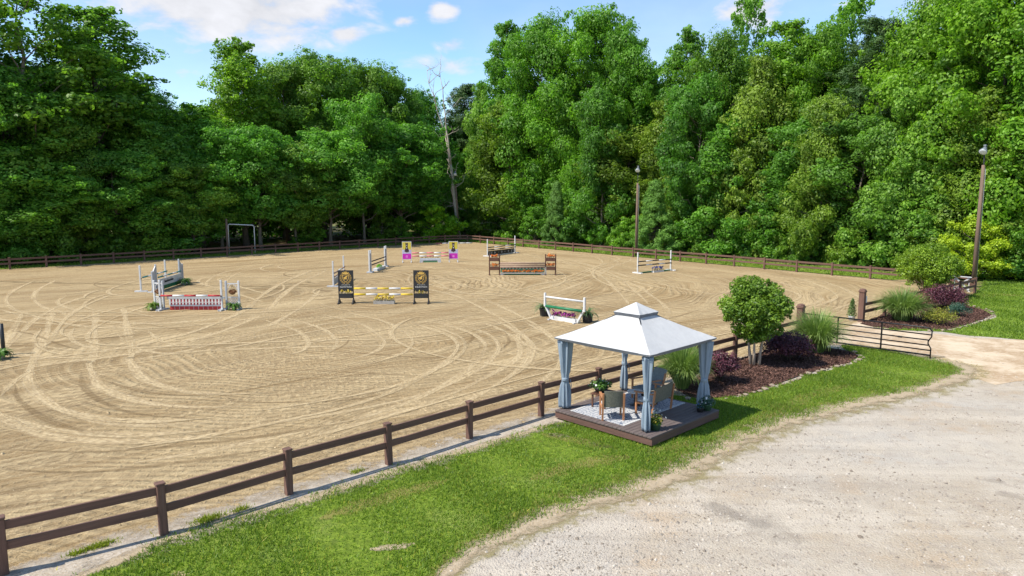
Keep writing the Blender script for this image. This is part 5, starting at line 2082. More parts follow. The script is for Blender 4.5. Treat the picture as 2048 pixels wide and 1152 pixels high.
def black_banner(J, label, x, shelf):
    w, h = .92, 2.02
    t = J.thing('banner_standard', label, 'jump standard', x, 0, 0, 0, 'black banner standards')
    for sx in (-1, 1):
        lg = MB().box((sx * (w / 2 - .03), .0, h / 2 + .04), (.06, .05, h - .08)).build('leg', 'black_paint', t)
        b = MB()
        for sy in (-1, 1):
            b.beam((sx * (w / 2 - .03), 0, .32), (sx * (w / 2 - .03), sy * .36, .035), .05, .05)
        b.beam((sx * (w / 2 - .03), -.42, .03), (sx * (w / 2 - .03), .42, .03), .07, .06)
        b.build('foot', 'metal_dark', t)
    p = MB().box((0, -.035, h - .64), (w, .02, 1.28)).build('panel', 'banner_black', t)
    MB().box((0, 0, .42), (w - .12, .2, .16)).build('shelf', 'black_paint', t)
    y = -.048
    zc = h - .52
    e = MB()
    e.plate([(-.17, zc + .30), (-.12, zc + .30), (.12, zc + .30), (.17, zc + .30), (.2, zc + .42), (.11, zc + .36), (.075, zc + .47), (.03, zc + .36), (0, zc + .5), (-.03, zc + .36), (-.075, zc + .47), (-.11, zc + .36), (-.2, zc + .42)], y - .004, y)
    e.build('crown_emblem', 'gold', p)
    sh = MB()
    sh.plate([(-.19, zc + .24), (0, zc + .27), (.19, zc + .24), (.18, zc), (.1, zc - .13), (0, zc - .2), (-.1, zc - .13), (-.18, zc)], y - .004, y)
    sh.build('shield_emblem', 'gold', p)
    MB().plate([(-.155, zc + .21), (0, zc + .235), (.155, zc + .21), (.145, zc), (.085, zc - .1), (0, zc - .16), (-.085, zc - .1), (-.145, zc)], y - .008, y - .0045).build('shield_field', 'banner_black', p)
    # horse rearing inside the shield
    MB().plate([(-.12, zc + .02), (-.1, zc + .11), (-.02, zc + .13), (.03, zc + .19), (.09, zc + .18), (.12, zc + .12), (.07, zc + .11), (.06, zc + .05), (.1, zc - .03), (.04, zc - .02), (.0, zc + .02), (-.05, zc - .08), (-.07, zc)], y - .012, y - .0085).build('horse_emblem', 'gold', p)
    la = MB()
    for sg in (-1, 1):
        for rr in (.27, .33):
            for k in range(9):
                a = math.radians(-75 + 16.5 * k)
                cx, cz = sg * rr * math.cos(a), zc + .06 + rr * math.sin(a) * 1.08
                tx, tz = -sg * math.sin(a), math.cos(a)
                nx, nz = sg * math.cos(a), math.sin(a)
                la.plate([(cx - tx * .05, cz - tz * .05), (cx + nx * .02, cz + nz * .02), (cx + tx * .05, cz + tz * .05), (cx - nx * .014, cz - nz * .014)], y - .003, y)
    la.build('laurel_emblem', 'gold', p)
    obj('lettering', TXT1, p, (0, y - .001, zc - .385))
    obj('lettering', TXT2, p, (0, y - .001, zc - .52))
    if shelf:
        f = J.flowers(label.split(' banner')[0] + ' banner shelf of small yellow flowers', x, 0, w - .14, .18, .1, 'black_paint', 'petal_yellow', int(x * 31) % 97 + 3, 8, .2, .1, .50)
    return t


J = Jump((693, 607), (843, 607))
black_banner(J, 'left black banner standard with gold crowned horse crest', 0, True)
black_banner(J, 'right black banner standard with gold crowned horse crest', J.L, True)
J.pole('upper yellow and white striped pole between the black banners', .93, ['yellow_paint', 'white_paint'], -.1, .52, J.L - .52, .055)
J.pole('lower yellow and white striped pole between the black banners', .57, ['yellow_paint', 'white_paint'], -.1, .52, J.L - .52, .055)
J.flowers('grey trough of yellow flowers under the yellow poles', J.L * .5 + .05, -.18, 1.25, .3, .2, 'pot_grey', 'petal_yellow', 15, 15, .26, .11)


def bright_banner(J, label, x):
    w, h, y = .9, 2.05, -.03
    t = J.thing('banner_standard', label, 'jump standard', x, 0, 0, 0, 'magenta and yellow banner standards')
    for sx in (-1, 1):
        MB().box((sx * (w / 2 - .04), .02, h / 2 + .04), (.06, .05, h - .1)).build('leg', 'white_paint', t)
        MB().beam((sx * (w / 2 - .04), -.4, .06), (sx * (w / 2 - .04), .4, .06), .1, .12).build('foot', 'white_paint', t)
    p = MB().box((0, y + .01, .3 + 1.72 / 2), (w, .02, 1.74)).build('panel', 'white_paint', t)
    a = w / 2 - .04
    MB().plate([(-a, 1.25), (a, 1.25), (a, 1.98), (-a, 1.98)], y - .004, y).build('yellow_field', 'banner_yellow', p)
    MB().plate([(-a, .86), (a, .86), (a, 1.249), (-a, 1.249)], y - .004, y).build('lilac_field', 'banner_lilac', p)
    MB().plate([(-a, .34), (a, .34), (a, .859), (-a, .859)], y - .004, y).build('magenta_field', 'banner_magenta', p)
    MB().plate([(-.13, 1.86), (-.1, 1.93), (-.05, 1.88), (.05, 1.88), (.1, 1.93), (.13, 1.86), (.11, 1.66), (.09, 1.5), (.2, 1.2), (.24, 1.02), (0, .95), (-.24, 1.02), (-.2, 1.2), (-.09, 1.5), (-.11, 1.66)], y - .008, y - .0045).build('horse_print', 'horse_dark', p)
    MB().plate([(-.05, 1.42), (0, 1.5), (.05, 1.42), (0, 1.32)], y - .012, y - .0085).build('star_print', 'white_paint', p)
    MB().plate([(-.07, 1.72), (.07, 1.72), (.05, 1.6), (-.05, 1.6)], y - .012, y - .0085).build('muzzle_print', 'pot_grey', p)
    sw = MB()
    for sg in (-1, 1):
        sw.plate([(sg * .02, .93), (sg * .2, .99), (sg * .33, 1.12), (sg * .36, 1.26), (sg * .30, 1.14), (sg * .18, 1.04), (sg * .02, .99)], y - .011, y - .0085)
    sw.build('ribbon_print', 'white_paint', p)
    MB().plate([(-.1, .46), (.1, .46), (.12, .6), (.08, .7), (-.08, .7), (-.12, .6)], y - .007, y - .0045).build('badge_print', 'banner_pinkmark', p)
    return t


J = Jump((814, 525), (907, 524))
bright_banner(J, 'left magenta and yellow banner standard with a horse print', 0)
bright_banner(J, 'right magenta and yellow banner standard with a horse print', J.L)
J.pole('upper pink and white striped pole between the magenta banners', .93, ['pink_paint', 'white_paint'], -.1, .5, J.L - .5, .06)
J.pole('lower pink and white striped pole between the magenta banners', .62, ['pink_paint', 'white_paint'], -.1, .5, J.L - .5, .06)
t = J.thing('jump_box', 'low grey and green box under the pink poles', 'jump box', J.L * .5, -.1, 0)
MB().plate([(-1.05, 0), (-.75, 0), (-.68, .2), (.68, .2), (.75, 0), (1.05, 0), (1.0, .32), (-1.0, .32)], -.2, .2).build('front', 'grey_paint', t)
MB().box((0, 0, .1), (1.36, .34, .19)).build('core', 'moss_green', t)
J.flowers('white trough of small dark flowers on the grey box', J.L * .5, -.1, 2.0, .22, .09, 'white_paint', 'petal_dark', 17, 11, .13, .06, .322)

# --- brown jump with orange flowers
J = Jump((989, 550), (1101, 550))
for x, s in ((0, 'left'), (J.L, 'right')):
    t = J.thing('shelf_standard', f'dark brown shelf standard of orange flowers at the {s} of the green panel', 'jump standard', x, 0, 0, 0, 'brown shelf standards')
    w, h = .92, 1.72
    for sx in (-1, 1):
        MB().cbox((sx * (w / 2 - .05), 0, h / 2), (.1, .12, h), .012).build('leg', 'brown_paint', t)
        MB().beam((sx * (w / 2 - .05), -.33, .035), (sx * (w / 2 - .05), .33, .035), .1, .07).build('foot', 'brown_paint', t)
    for z, nm in ((.55, 'lower'), (1.28, 'upper')):
        MB().box((0, 0, z), (w - .205, .26, .27)).build('shelf_box', 'brown_paint', t)
        blooms_t = J.thing('flower_bunch', f'{nm} orange flower bunch in the {s} brown standard', 'flowers', x, 0, z + .135)
        blooms(blooms_t, w - .24, .22, 0, 'petal_orange', int(z * 100) + (3 if s == 'left' else 9), 12, .2, .1, 'petal_stem' if 'petal_stem' in MATS else 'brown_paint')
for k, z in enumerate((.98, .82, .66)):
    J.pole(f'{("top", "middle", "bottom")[k]} brown rail above the green flower panel', z, ['rail_brown'], -.1 - .0 * k, .48, J.L - .48, .058, 1)
t = J.thing('flower_barrier', 'green panel with checkered top edge and orange flower rows', 'jump panel', J.L / 2, -.06, 0)
w = J.L - 1.0
MB().box((0, .03, .36), (w, .05, .5)).build('board', 'moss_green', t)
ck = 26
for k in range(ck):
    MB().box((-w / 2 + w * (k + .5) / ck, .0, .575), (w / ck - .004, .012, .05)).build('check', 'white_paint' if k % 2 else 'black_paint', t)
MB().box((0, -.09, .17), (w, .2, .09)).build('trough', 'pot_grey', t)
MB().box((0, -.02, .062), (w * .82, .08, .12)).build('base_board', 'green_paint', t)
for sx in (-1, 1):
    MB().box((sx * (w / 2 - .12), 0, .06), (.22, .3, .12)).build('foot', 'grey_paint', t)
    b = J.thing('flower_bunch', f'{"left" if sx < 0 else "right"} row of orange flowers on the green panel', 'flowers', J.L / 2 + sx * w * .245, -.15, .215)
    blooms(b, w * .45, .14, 0, 'petal_orange', 30 + sx, 22, .15, .09, 'brown_paint')
MB().cbox((w / 2 + .1, 0, .34), (.13, .1, .68), .01).build('stile', 'pot_grey', t)

# --- black panel jump at the back
J = Jump((975, 513), (1030, 506))
J.standard('white standard at the left end of the black chevron panel', 0, 0, 1.85, 'white_paint', 1.0, None, (1.0, .75))
J.standard('white standard at the right end of the black chevron panel', J.L, 0, 1.95, 'white_paint', 1.0, None, (1.0, .75))
J.pole('upper black and white pole above the chevron panel', .96, ['black_paint', 'white_paint'], -.1, .05, J.L - .05, .055)
J.pole('lower black and white pole above the chevron panel', .70, ['black_paint', 'white_paint'], -.1, .05, J.L - .05, .055)
t = J.thing('chevron_panel', 'black panel with white chevrons and diamonds at the arena back', 'jump panel', .12, .0, 0)
w = J.L - .24
MB().box((w / 2, 0, .33), (w, .04, .46)).build('board', 'banner_black', t)
MB().box((w / 2, .0, .05), (w * .9, .1, .08)).build('base_board', 'white_paint', t)
mk = MB()
yy = (-.026, -.0205)
for c_, s_ in ((.24, .12), (.5, .12), (.76, .12), (.62, .05), (.38, .05)):
    x, z = w * c_, .33
    mk.plate([(x - s_, z), (x, z - s_ * 1.2), (x + s_, z), (x, z + s_ * 1.2)], *yy)
for c_, sg in ((.06, -1), (.13, -1), (.87, 1), (.94, 1)):
    x, z = w * c_, .33
    mk.plate([(x, z - .16), (x + sg * .1, z), (x, z + .16), (x - sg * .07, z + .16), (x + sg * .03, z), (x - sg * .07, z - .16)], *yy)
mk.build('chevrons', 'white_paint', t)
dk = MB()
for c_, s_ in ((.24, .055), (.5, .055), (.76, .055)):
    dk.plate([(w * c_ - s_, .33), (w * c_, .33 - s_ * 1.2), (w * c_ + s_, .33), (w * c_, .33 + s_ * 1.2)], -.032, -.0265)
dk.build('diamond_centres', 'banner_black', t)

# --- jump at the right with blue flowers
J = Jump((1275, 547), (1341, 541))
J.standard('white standard at the left end of the blue flower jump', 0, 0, 1.77, 'white_paint', 1.0, None, (1.0, .68))
J.standard('white standard at the right end of the blue flower jump', J.L, 0, 1.77, 'white_paint', 1.0, None, (1.0, .68))
J.pole('upper black and white pole of the blue flower jump', 1.0, ['black_paint', 'white_paint'], -.1, .05, J.L - .05, .05)
J.pole('lower black and white pole of the blue flower jump', .68, ['black_paint', 'white_paint'], -.1, .05, J.L - .05, .05, 5)
t = J.thing('ground_board', 'dark green ground board under the blue flowers', 'board', .1, -.02, 0)
MB().box(((J.L - .2) / 2, 0, .06), (J.L - .2, .12, .1)).build('board', 'green_paint', t)
MB().box((.2, 0, .012), (.1, .3, .024)).box((J.L - .4, 0, .012), (.1, .3, .024)).build('foot', 'green_paint', t)
J.flowers('white trough of dark blue flowers before the right-hand jump', J.L * .53, -.28, 1.25, .26, .14, 'white_paint', 'petal_blue', 19, 10, .34, .12)

# --- white narrow jump near the gazebo
J = Jump((1103, 639), (1154, 647))
WL = J.L
t = J.thing('narrow_jump', 'white Y-sided narrow jump frame near the gazebo', 'jump', 0, 0, 0)
for sg, x in ((-1, 0), (1, WL)):
    MB().beam((x, 0, .02), (x + sg * .42, 0, .72), .09, .10).build('brace', 'white_paint', t)
    MB().cbox((x + sg * .46, 0, 1.02), (.11, .10, .72), .012).build('post', 'white_paint', t)
    MB().beam((x - sg * .02, -.3, .035), (x - sg * .02, .3, .035), .08, .07).build('foot', 'white_paint', t)
MB().box((WL / 2, -.08, .12), (WL - .1, .02, .22)).box((WL / 2, .08, .12), (WL - .1, .02, .22)).box((WL / 2, 0, .03), (WL - .12, .14, .02)).build('flower_trough', 'white_paint', t)
b = J.thing('flower_bunch', 'row of purple flowers in the white narrow jump', 'flowers', WL / 2, 0, .045)
blooms(b, WL - .16, .12, 0, 'petal_purple', 23, 15, .36, .12)
J.pole('plain white pole across the top of the narrow jump', 1.17, ['white_paint'], 0, -.38, WL + .38, .055, 1)
J.pole('dark green pole across the middle of the narrow jump', .69, ['green_paint'], -.08, -.32, WL + .32, .075, 1)
spider('black pot with arching leaves left of the white narrow jump', (1089, 632), 111)
spider('black pot with arching leaves right of the white narrow jump', (1175, 645), 112)

# --- dark jump cut by the left edge of the picture
bp = G(9, 714)
J = Jump((-88, 716), (8, 711))
t = J.thing('dark_standard', 'dark wooden jump standard at the left edge of the picture', 'jump standard', J.L, 0, 0)
for dx, r in ((0, .075), (-.30, .05)):
    MB().tube([(dx, 0, 0), (dx, 0, 1.32 if dx == 0 else 1.22)], r, 10).build('post', 'black_paint', t, True)
MB().beam((-.26, 0, 1.02), (-.07, 0, 1.02), .05, .06).build('crossbar', 'black_paint', t)
MB().beam((-.15, -.35, .04), (-.15, .35, .04), .34, .08).build('foot', 'grey_paint', t)
fern('bright fern at the foot of the dark standard, left edge', (8, 716), .55, 104, (.05, -.25))
# --- white ground pole and stored white frames
J = Jump((872, 488), (944, 487))
J.pole('white pole with reddish end lying on the sand by the back fence', .075, ['pink_paint', 'white_paint', 'white_paint', 'white_paint', 'white_paint', 'white_paint'], 0, 0, J.L, .06, 6)
J = Jump((1912, 585), (1936, 586))
t = J.thing('cross_frame', 'white cross-braced jump frame stored inside the fence corner', 'jump frame', 0, .55, 0)
wf = J.L + .15
MB().beam((0, 0, .12), (wf, 0, .98), .05, .10).build('brace', 'white_paint', t)
MB().beam((0, .055, .98), (wf, .055, .12), .05, .10).build('brace', 'white_paint', t)
MB().beam((-.25, .03, 1.05), (wf + .1, .03, 1.0), .24, .05).build('top_board', 'white_paint', t)
for x in (.0, wf):
    MB().box((x, .11, .53), (.07, .05, 1.0)).build('post', 'white_paint', t)
    MB().beam((x, -.25, .03), (x, .4, .03), .07, .06).build('foot', 'white_paint', t)

# ------------------------------------------------------------------ trees
def limb(m, rng, p0, p1, r0, r1, bend=.12, n=4, sides=6):
    p0, p1 = np.array(p0, float), np.array(p1, float)
    L = np.linalg.norm(p1 - p0)
    pts = [p0 + (p1 - p0) * k / n + (rng.normal(0, bend * L / n, 3) if 0 < k < n else 0) for k in range(n + 1)]
    m.tube(pts, [r0 + (r1 - r0) * (k / n) ** .8 for k in range(n + 1)], sides)
    return pts


def tree_proto(seed, H, Rm, cb, profile, nlimb, per, leaf, mat, bark, clump=(.85, 1.5), gap=1.0, up=.3, aspect=.65, flat=.82, asc=.35, tr=.28):
    """H height, Rm crown radius, cb start of the crown; returns trunk mesh and crown mesh"""
    rng = np.random.default_rng(seed)
    m = MB()
    k = 9
    lean = rng.normal(0, .25, 2)
    ax = [np.array([lean[0] * (q / k) + rng.normal(0, .09), lean[1] * (q / k) + rng.normal(0, .09), H * .95 * q / k]) for q in range(k + 1)]
    ax[0] = np.array([0, 0, -.1])
    m.tube(ax, [tr * (1 - .93 * (q / k) ** 1.1) * (1.35 if q == 0 else 1) for q in range(k + 1)], 9)

    def axis(z):
        f = np.clip(z / (H * .95), 0, 1) * k
        i = int(min(f, k - 1e-6))
        return ax[i] + (ax[i + 1] - ax[i]) * (f - i)
    C, R = [], []
    for j in range(nlimb):
        t = (j + rng.uniform(0, 1)) / nlimb
        z = H * (cb + (1 - cb) * t)
        rad = Rm * profile(t) * rng.uniform(.72, 1.18)
        a = j * 2.39996 + rng.normal(0, .35)
        z0 = max(H * .06, z - rad * asc * 1.3)
        p0 = axis(z0)
        tip = axis(min(z, H * .95)) + np.array([math.cos(a) * rad, math.sin(a) * rad, rng.normal(0, .3)])
        pts = limb(m, rng, p0, tip, max(.03, tr * .42 * (1 - t * .75)), .02, .16)
        r_ = rng.uniform(*clump) * (1 if rad > 1.6 else .62)
        C.append(tip - np.array([math.cos(a), math.sin(a), 0]) * r_ * .45)
        R.append(r_)
        if rad > 2.4 and rng.uniform() < gap:      # inner mass on the same bough
            C.append(p0 + (tip - p0) * .58 + rng.normal(0, .3, 3))
            R.append(rng.uniform(*clump) * .8)
        for _ in range(3):                         # stray sprays that break the outline
            dd = unit(rng.normal(size=(1, 3)))[0]
            dd[2] = abs(dd[2]) * .8
            C.append(C[-1] * 0 + tip + dd * r_ * rng.uniform(.7, 1.15))
            R.append(rng.uniform(.22, .5))
    for _ in range(4):
        C.append(axis(H * .95) + rng.normal(0, .5, 3) + np.array([0, 0, -.5]))
        R.append(clump[0] * .7)
    q, tn = lump_leaves(rng, C, R, per, leaf, flat, aspect=aspect, up=up)
    q[:, :, 2] = np.maximum(q[:, :, 2], .15)
    trunk = m.mesh('trunk', bark, True, False)
    return trunk, quad_mesh('crown', q, mat, tn)


p_oak = lambda t: (1 - abs((t - .42) / .62) ** 2.4) ** .6 if abs((t - .42) / .62) < 1 else .12
p_pop = lambda t: max(.14, (1 - t) ** .62 * (.45 + 1.15 * t) * 1.12)
p_edge = lambda t: max(.15, (1 - t ** 2.2) ** .7 * (.86 + .14 * math.sin(9 * t)))
p_pine = lambda t: max(.2, (1 - t) ** .5)
p_con = lambda t: max(.05, (1 - t))
PROTO = {}


def reg(key, H, W_, *meshes):
    PROTO.setdefault(key, []).append((H, W_, meshes[0], meshes[1]))


for s in (1, 2, 3):
    reg('oak', 22, 5.6, *tree_proto(200 + s, 22, 5.6, .14, p_oak, 56, .58, .265, 'leaf_forest', 'bark_dark', (.9, 2.2), flat=.74))
for s in (1, 2):
    reg('poplar', 26, 4.4, *tree_proto(210 + s, 26, 4.4, .15, p_pop, 60, .55, .30, 'leaf_forest', 'bark_grey', (.75, 1.8), flat=.78, asc=.8, tr=.3))
for s in (1, 2):
    reg('sparse', 26, 5.4, *tree_proto(220 + s, 26, 5.4, .22, p_pop, 40, .5, .36, 'leaf_forest', 'bark_grey', (.9, 1.6), .35, asc=.9, tr=.34))
for s in (1, 2, 3):
    reg('edge', 16, 4.6, *tree_proto(230 + s, 16, 4.6, .04, p_edge, 54, .58, .25, 'leaf_forest', 'bark_grey', (.75, 1.9), flat=.74, asc=.3, tr=.18))
for s in (1, 2):
    reg('trunked', 17, 4.8, *tree_proto(280 + s, 17, 4.8, .30, p_oak, 44, .58, .265, 'leaf_forest', 'bark_grey', (.8, 1.9), flat=.74, asc=.5, tr=.2))
for s in (1, 2):
    reg('pine', 27, 3.8, *tree_proto(240 + s, 27, 3.8, .55, p_pine, 40, .5, .40, 'leaf_pine', 'bark_dark', (.8, 1.4), asc=.1, aspect=.2, tr=.28))
reg('cedar', 7, 2.0, *tree_proto(250, 7, 2.0, .04, p_con, 170, .42, .20, 'leaf_cedar', 'bark_dark', (.16, .40), asc=-.25, aspect=.26, tr=.1, up=.2))
for s in (1, 2, 3):
    reg('bush', 4.2, 2.2, *tree_proto(260 + s, 4.2, 2.2, .04, p_edge, 30, .6, .22, 'leaf_forest', 'bark_grey', (.45, .85), asc=.5, tr=.06))
reg('gold', 5.0, 2.8, *tree_proto(270, 5.0, 2.8, .05, p_oak, 44, .6, .17, 'leaf_yellow', 'bark_grey', (.45, .85), asc=.5, tr=.08))

COUNT = 0


def plant(kind, name, label, x, y, H, Wd, tint, group, cat='tree', var=None):
    global COUNT
    COUNT += 1
    pr_ = PROTO[kind][(COUNT if var is None else var) % len(PROTO[kind])]
    t = thing(name, label, cat, (x, y, 0), COUNT * 2.39996 % 6.283, group)
    a, b = obj('trunk', pr_[2], t), obj('crown', pr_[3], t)
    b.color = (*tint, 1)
    t.scale = (Wd / pr_[1], Wd / pr_[1], H / pr_[0])
    return t


def line_hit(u, off):
    """where the view column u meets the forest line 'off' metres outside the far fences"""
    d = pix_dir(u, 420)
    best = None
    for p0, out in (((-44.75, 61.74), LEFT_OUT), ((-6.2, 99.0), RIGHT_OUT)):
        px, py = p0[0] + out[0] * off, p0[1] + out[1] * off
        den = d.x * out[0] + d.y * out[1]
        if abs(den) < 1e-6:
            continue
        t = (px * out[0] + py * out[1]) / den
        if t > 0 and (best is None or t < best):
            best = t
    return d.x * best, d.y * best


ORD = ['first', 'second', 'third', 'fourth', 'fifth', 'sixth', 'seventh', 'eighth', 'ninth', 'tenth', 'eleventh', 'twelfth', 'thirteenth', 'fourteenth', 'fifteenth', 'sixteenth', 'seventeenth', 'eighteenth', 'nineteenth', 'twentieth', 'twenty-first', 'twenty-second', 'twenty-third', 'twenty-fourth', 'twenty-fifth', 'twenty-sixth', 'twenty-seventh', 'twenty-eighth', 'twenty-ninth', 'thirtieth', 'thirty-first', 'thirty-second', 'thirty-third', 'thirty-fourth', 'thirty-fifth']
# crowns that make the skyline: (u, v of the top, half width px, metres outside the fence, kind, tint)
SKY = [(-95, -60, 120, 12, 'oak', (1, 1.05, .9)), (70, -45, 130, 9, 'sparse', (1.0, 1.0, .8)), (200, 0, 115, 12, 'poplar', (.95, 1.0, .8)), (20, 150, 110, 9, 'oak', (.95, 1.1, 1.0)),
       (300, 190, 80, 13, 'oak', (.95, 1.1, .95)), (400, 200, 75, 13, 'poplar', (1.05, 1.15, .9)), (490, 74, 72, 12, 'poplar', (1.15, 1.1, .7)), (575, 128, 80, 15, 'oak', (1.05, 1.0, .9)),
       (650, 112, 85, 15, 'oak', (1.0, 1.0, .9)), (735, 130, 70, 16, 'oak', (1.0, .98, .9)), (790, 155, 62, 15, 'oak', (.9, .95, .85)), (850, 186, 46, 28, 'oak', (.8, 1.0, .8)),
       (935, 165, 48, 24, 'pine', (1.1, 1.2, .9)), (1012, 32, 58, 14, 'poplar', (.8, .95, .75)), (1085, 44, 80, 12, 'oak', (.9, 1.05, .7)), (1180, 20, 84, 13, 'oak', (.95, 1.08, .7)),
       (1245, 70, 62, 14, 'oak', (.85, 1.0, .75)), (1300, 122, 60, 17, 'poplar', (.95, 1.05, .75)), (1362, 52, 56, 16, 'poplar', (.85, .95, .85)), (1435, 78, 72, 14, 'oak', (.9, .92, .8)),
       (1480, -14, 58, 20, 'sparse', (.95, 1.05, .75)), (1555, 28, 72, 15, 'poplar', (1.1, 1.12, .65)), (1620, 62, 66, 16, 'oak', (1.05, 1.1, .7)), (1685, -18, 66, 22, 'sparse', (1.0, 1.1, .75)),
       (1742, 26, 74, 15, 'pine', (1.0, 1.15, .8)), (1810, 58, 72, 15, 'oak', (1.1, 1.12, .7)), (1875, -22, 96, 14, 'oak', (1.2, 1.18, .65)), (1985, -60, 110, 12, 'oak', (1.15, 1.15, .7)),
       (2095, -70, 110, 12, 'poplar', (1.05, 1.1, .75)), (2200, -60, 110, 12, 'oak', (1.0, 1.1, .75))]
NAMES = {'oak': ('broadleaf_tree', 'rounded broadleaf tree'), 'poplar': ('poplar_tree', 'tall narrow broadleaf tree'), 'sparse': ('poplar_tree', 'open-crowned tall tree'), 'pine': ('pine_tree', 'dark-needled pine')}
SKY.sort()
for i, (u, v, hw, off, kind, tint) in enumerate(SKY):
    x, y = line_hit(u, off)
    H = min(height_at(x, y, v), 42)
    Wd = hw * math.hypot(x, y) / FPX * .98 + .4
    nm, ds = NAMES[kind]
    plant(kind, nm, f'{ds} on the skyline, {ORD[i]} skyline crown from the left', x, y, H, Wd, tint, 'trees on the forest skyline')
# leafy trees at the forest edge, crowns nearly to the ground
r6 = random.Random(66)
EDGE = [(-40, 300), (70, 330), (150, 240), (230, 300), (318, 240), (385, 330), (440, 260), (520, 260), (590, 300), (660, 250), (728, 210), (800, 250), (858, 260), (960, 180), (1022, 215), (1080, 170), (1140, 250), (1205, 180), (1262, 260), (1330, 200), (1400, 170), (1462, 230), (1520, 120), (1580, 240), (1640, 170), (1720, 230), (1800, 150), (1880, 240), (1960, 180), (2050, 200), (2140, 190)]
for i, (u, v) in enumerate(EDGE):
    off = r6.uniform(5.0, 8.0) if u < 900 else r6.uniform(8.2, 11.0)
    if abs(u - 905) < 80:
        off = 13.5
    if abs(u - 1314) < 60 or abs(u - 1112) < 40:
        off = 12.5
    x, y = line_hit(u, off)
    H = height_at(x, y, v + r6.uniform(-15, 15))
    dist = math.hypot(x, y)
    Wd = (50 if abs(u - 905) < 80 else 74) * dist / FPX * r6.uniform(.85, 1.25)
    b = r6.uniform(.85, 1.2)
    tint = (b * r6.uniform(.75, 1.3), b, b * r6.uniform(.8, 1.1)) if u > 1000 else (b * r6.uniform(.85, 1.2), b * 1.1, b * r6.uniform(.9, 1.2))  # trees on the left: leaf colour brightened to offset the shade there
    side = 'left fence' if u < 905 else 'right fence'
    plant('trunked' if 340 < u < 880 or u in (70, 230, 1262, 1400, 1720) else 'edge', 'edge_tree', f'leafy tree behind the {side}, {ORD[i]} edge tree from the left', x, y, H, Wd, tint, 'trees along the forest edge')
# deeper rows that close the gaps
for i in range(44):
    u = -120 + i * 52 + r6.uniform(-14, 14)
    off = r6.uniform(19, 34)
    x, y = line_hit(u, off)
    vt = np.interp(u, [0, 260, 300, 420, 600, 800, 880, 960, 1200, 1320, 1440, 1700, 2050], [90, 120, 260, 200, 190, 215, 262, 200, 110, 160, 120, 90, 60]) + r6.uniform(0, 40)
    H = height_at(x, y, vt)
    plant(r6.choice(['oak', 'poplar', 'oak']), 'inner_tree', 'tall tree deep in the wood, showing only between nearer crowns', x, y, H, r6.uniform(4.4, 6.2), (r6.uniform(.7, 1), r6.uniform(.85, 1.05), .8), 'trees deeper in the wood')
# undergrowth
for i in range(66):
    u = -60 + i * 33 + r6.uniform(-12, 12)
    if 350 < u < 860:
        if r6.random() < .7:
            continue
    off = r6.uniform(4.2, 7.5) if u < 900 else r6.uniform(7.5, 10.0)
    if abs(u - 905) < 45:
        off += 4
    x, y = line_hit(u, off)
    s = r6.uniform(.55, 1.15)
    b = r6.uniform(.75, 1.3)
    plant('bush', 'undergrowth_bush', 'leafy bush in the undergrowth at the foot of the forest', x, y, 4.2 * s, 2.3 * s, (b * r6.uniform(.8, 1.2), b, b * .8), 'undergrowth bushes along the forest edge', 'bush')
# named plants in front of the wood
x, y = line_hit(1314, 4.6)
plant('cedar', 'cedar_tree', 'young conical cedar beside the middle light pole', x, y, height_at(x, y, 366), 2.3, (1.15, 1.5, .8), None)
x, y = line_hit(1112, 4.4)
plant('cedar', 'cedar_tree', 'slim pointed cedar against the wood left of the middle light pole', x, y, height_at(x, y, 368), 1.7, (1.0, 1.3, .8), None)
x, y = line_hit(868, 4.6)
plant('bush', 'bright_bush', 'bright yellow-green bush just left of the dead tree', x, y, height_at(x, y, 415), 3.4, (1.7, 1.6, .7), None, 'bush')
b = G(1943, 557)
plant('gold', 'golden_tree', 'yellow-leaved bushy tree behind the leaning light pole', b.x, b.y, height_at(b.x, b.y, 447), 2.6, (1.05, 1.1, 1), None)
b = G(2062, 562)
plant('bush', 'pale_bush', 'pale green bush at the right edge beyond the lawn', b.x, b.y, height_at(b.x, b.y, 478), 2.6, (1.0, 1.1, 1.3), None, 'bush')
for k, (u, v, s) in enumerate(((1990, 556, 1.0), (2130, 560, 1.2), (2220, 562, 1.2), (1905, 545, .9))):
    b = G(u, v)
    plant('bush', 'lawn_edge_bush', f'dark bush where the right lawn meets the wood, {ORD[k]} of four', b.x, b.y + 1.5, 3.6 * s, 2.6 * s, (.85, .95, .7), 'bushes at the right lawn edge', 'bush')

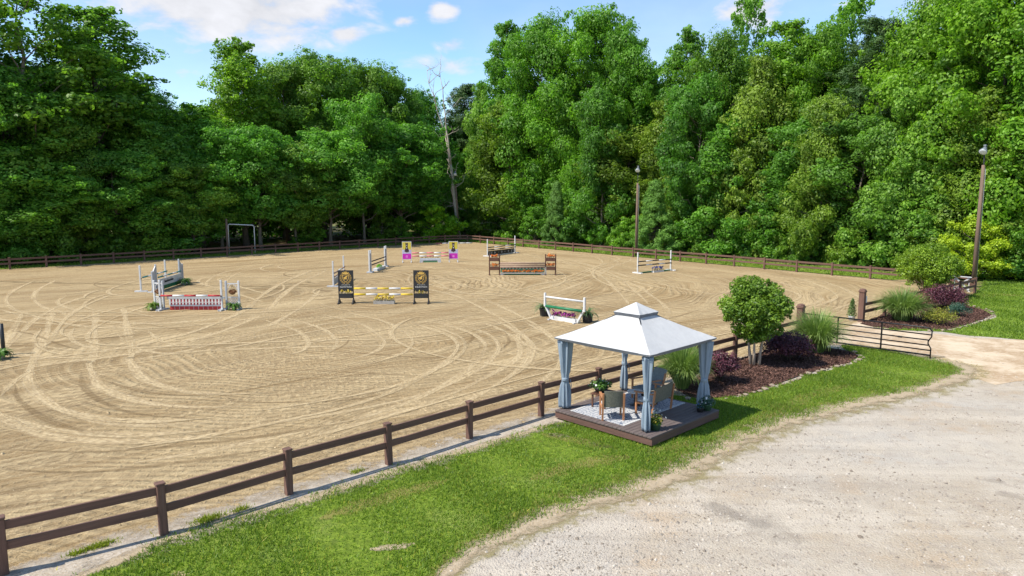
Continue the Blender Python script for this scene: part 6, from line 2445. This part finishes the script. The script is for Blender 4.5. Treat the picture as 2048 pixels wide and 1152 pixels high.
# dead tree at the back corner
bt = G(918, 479)
dt = thing('dead_tree', 'bare grey dead tree rising above the back corner', 'tree', (bt.x, bt.y + .8, 0))
rng = np.random.default_rng(300)
HD = height_at(bt.x, bt.y, 140)
trunk_m, br_m = MB(), MB()
t1 = limb(trunk_m, rng, (0, 0, -.1), (-1.2, .2, HD * .45), .30, .19, .05, 6, 8)
t2 = limb(trunk_m, rng, tuple(t1[-1]), (-2.6, .4, HD * .97), .19, .04, .06, 7, 7)
t3 = limb(trunk_m, rng, tuple(t1[3]), (-1.9, -.4, HD * .62), .17, .07, .08, 5, 6)
t4 = limb(trunk_m, rng, tuple(t3[-1]), (-4.4, -.2, HD * 1.0), .08, .03, .08, 5, 5)
trunk_m.build('trunk', 'deadwood', dt, True)
for base in (t2, t4, t3):
    for k in range(7):
        p = base[rng.integers(1, len(base))]
        e = p + np.array([rng.normal(0, 1.6), rng.normal(0, 1.0), rng.uniform(.8, 3.4)])
        q = limb(br_m, rng, tuple(p), tuple(e), .06, .018, .2, 4, 5)
        for _ in range(2):
            f = q[2] + np.array([rng.normal(0, .8), rng.normal(0, .5), rng.uniform(.3, 1.4)])
            limb(br_m, rng, tuple(q[2]), tuple(f), .02, .006, .2, 3, 4)
for k in range(10):                                # dead lower boughs
    p = t1[rng.integers(0, 3)] + np.array([0, 0, 1.5])
    e = p + np.array([rng.normal(0, 2.6), rng.normal(-.6, .8), rng.normal(.4, .7)])
    q = limb(br_m, rng, tuple(p), tuple(e), .04, .01, .3, 5, 5)
    for _ in range(3):
        f = q[3] + np.array([rng.normal(0, .9), rng.normal(0, .5), rng.normal(.2, .6)])
        limb(br_m, rng, tuple(q[3]), tuple(f), .018, .006, .3, 3, 4)
br_m.build('branches', 'deadwood', dt, True)

# the rest of the wood, one mass of leaves far behind
rng = np.random.default_rng(400)
C, R = [], []
for k in range(2600):
    u = rng.uniform(-350, 2400)
    off = rng.uniform(36, 60)
    x, y = line_hit(u, off)
    vt = np.interp(u, [0, 260, 300, 420, 600, 800, 880, 960, 1200, 1320, 1440, 1700, 2050], [120, 150, 290, 230, 220, 240, 285, 230, 140, 190, 150, 120, 90])
    H = height_at(x, y, vt + 12)
    C.append(np.array([x, y, rng.uniform(.3, 1) ** .9 * H]))
    R.append(rng.uniform(1.4, 2.6))
for k in range(900):                               # low cover behind the trunks
    u = rng.uniform(-350, 2400)
    x, y = line_hit(u, rng.uniform(16, 40))
    C.append(np.array([x, y, rng.uniform(.2, 3.4)]))
    R.append(rng.uniform(1.0, 1.9))
q, tn = blob_leaves(rng, C, R, 11, .75, .8)
q[:, :, 2] = np.maximum(q[:, :, 2], .1)
o = obj('far_woodland', quad_mesh('far_woodland', q, 'leaf_forest', tn))
o.color = (.8, .95, .85, 1)
tag(o, 'mass of leaves filling the wood behind the nearer trees', 'woodland', None, 'stuff')
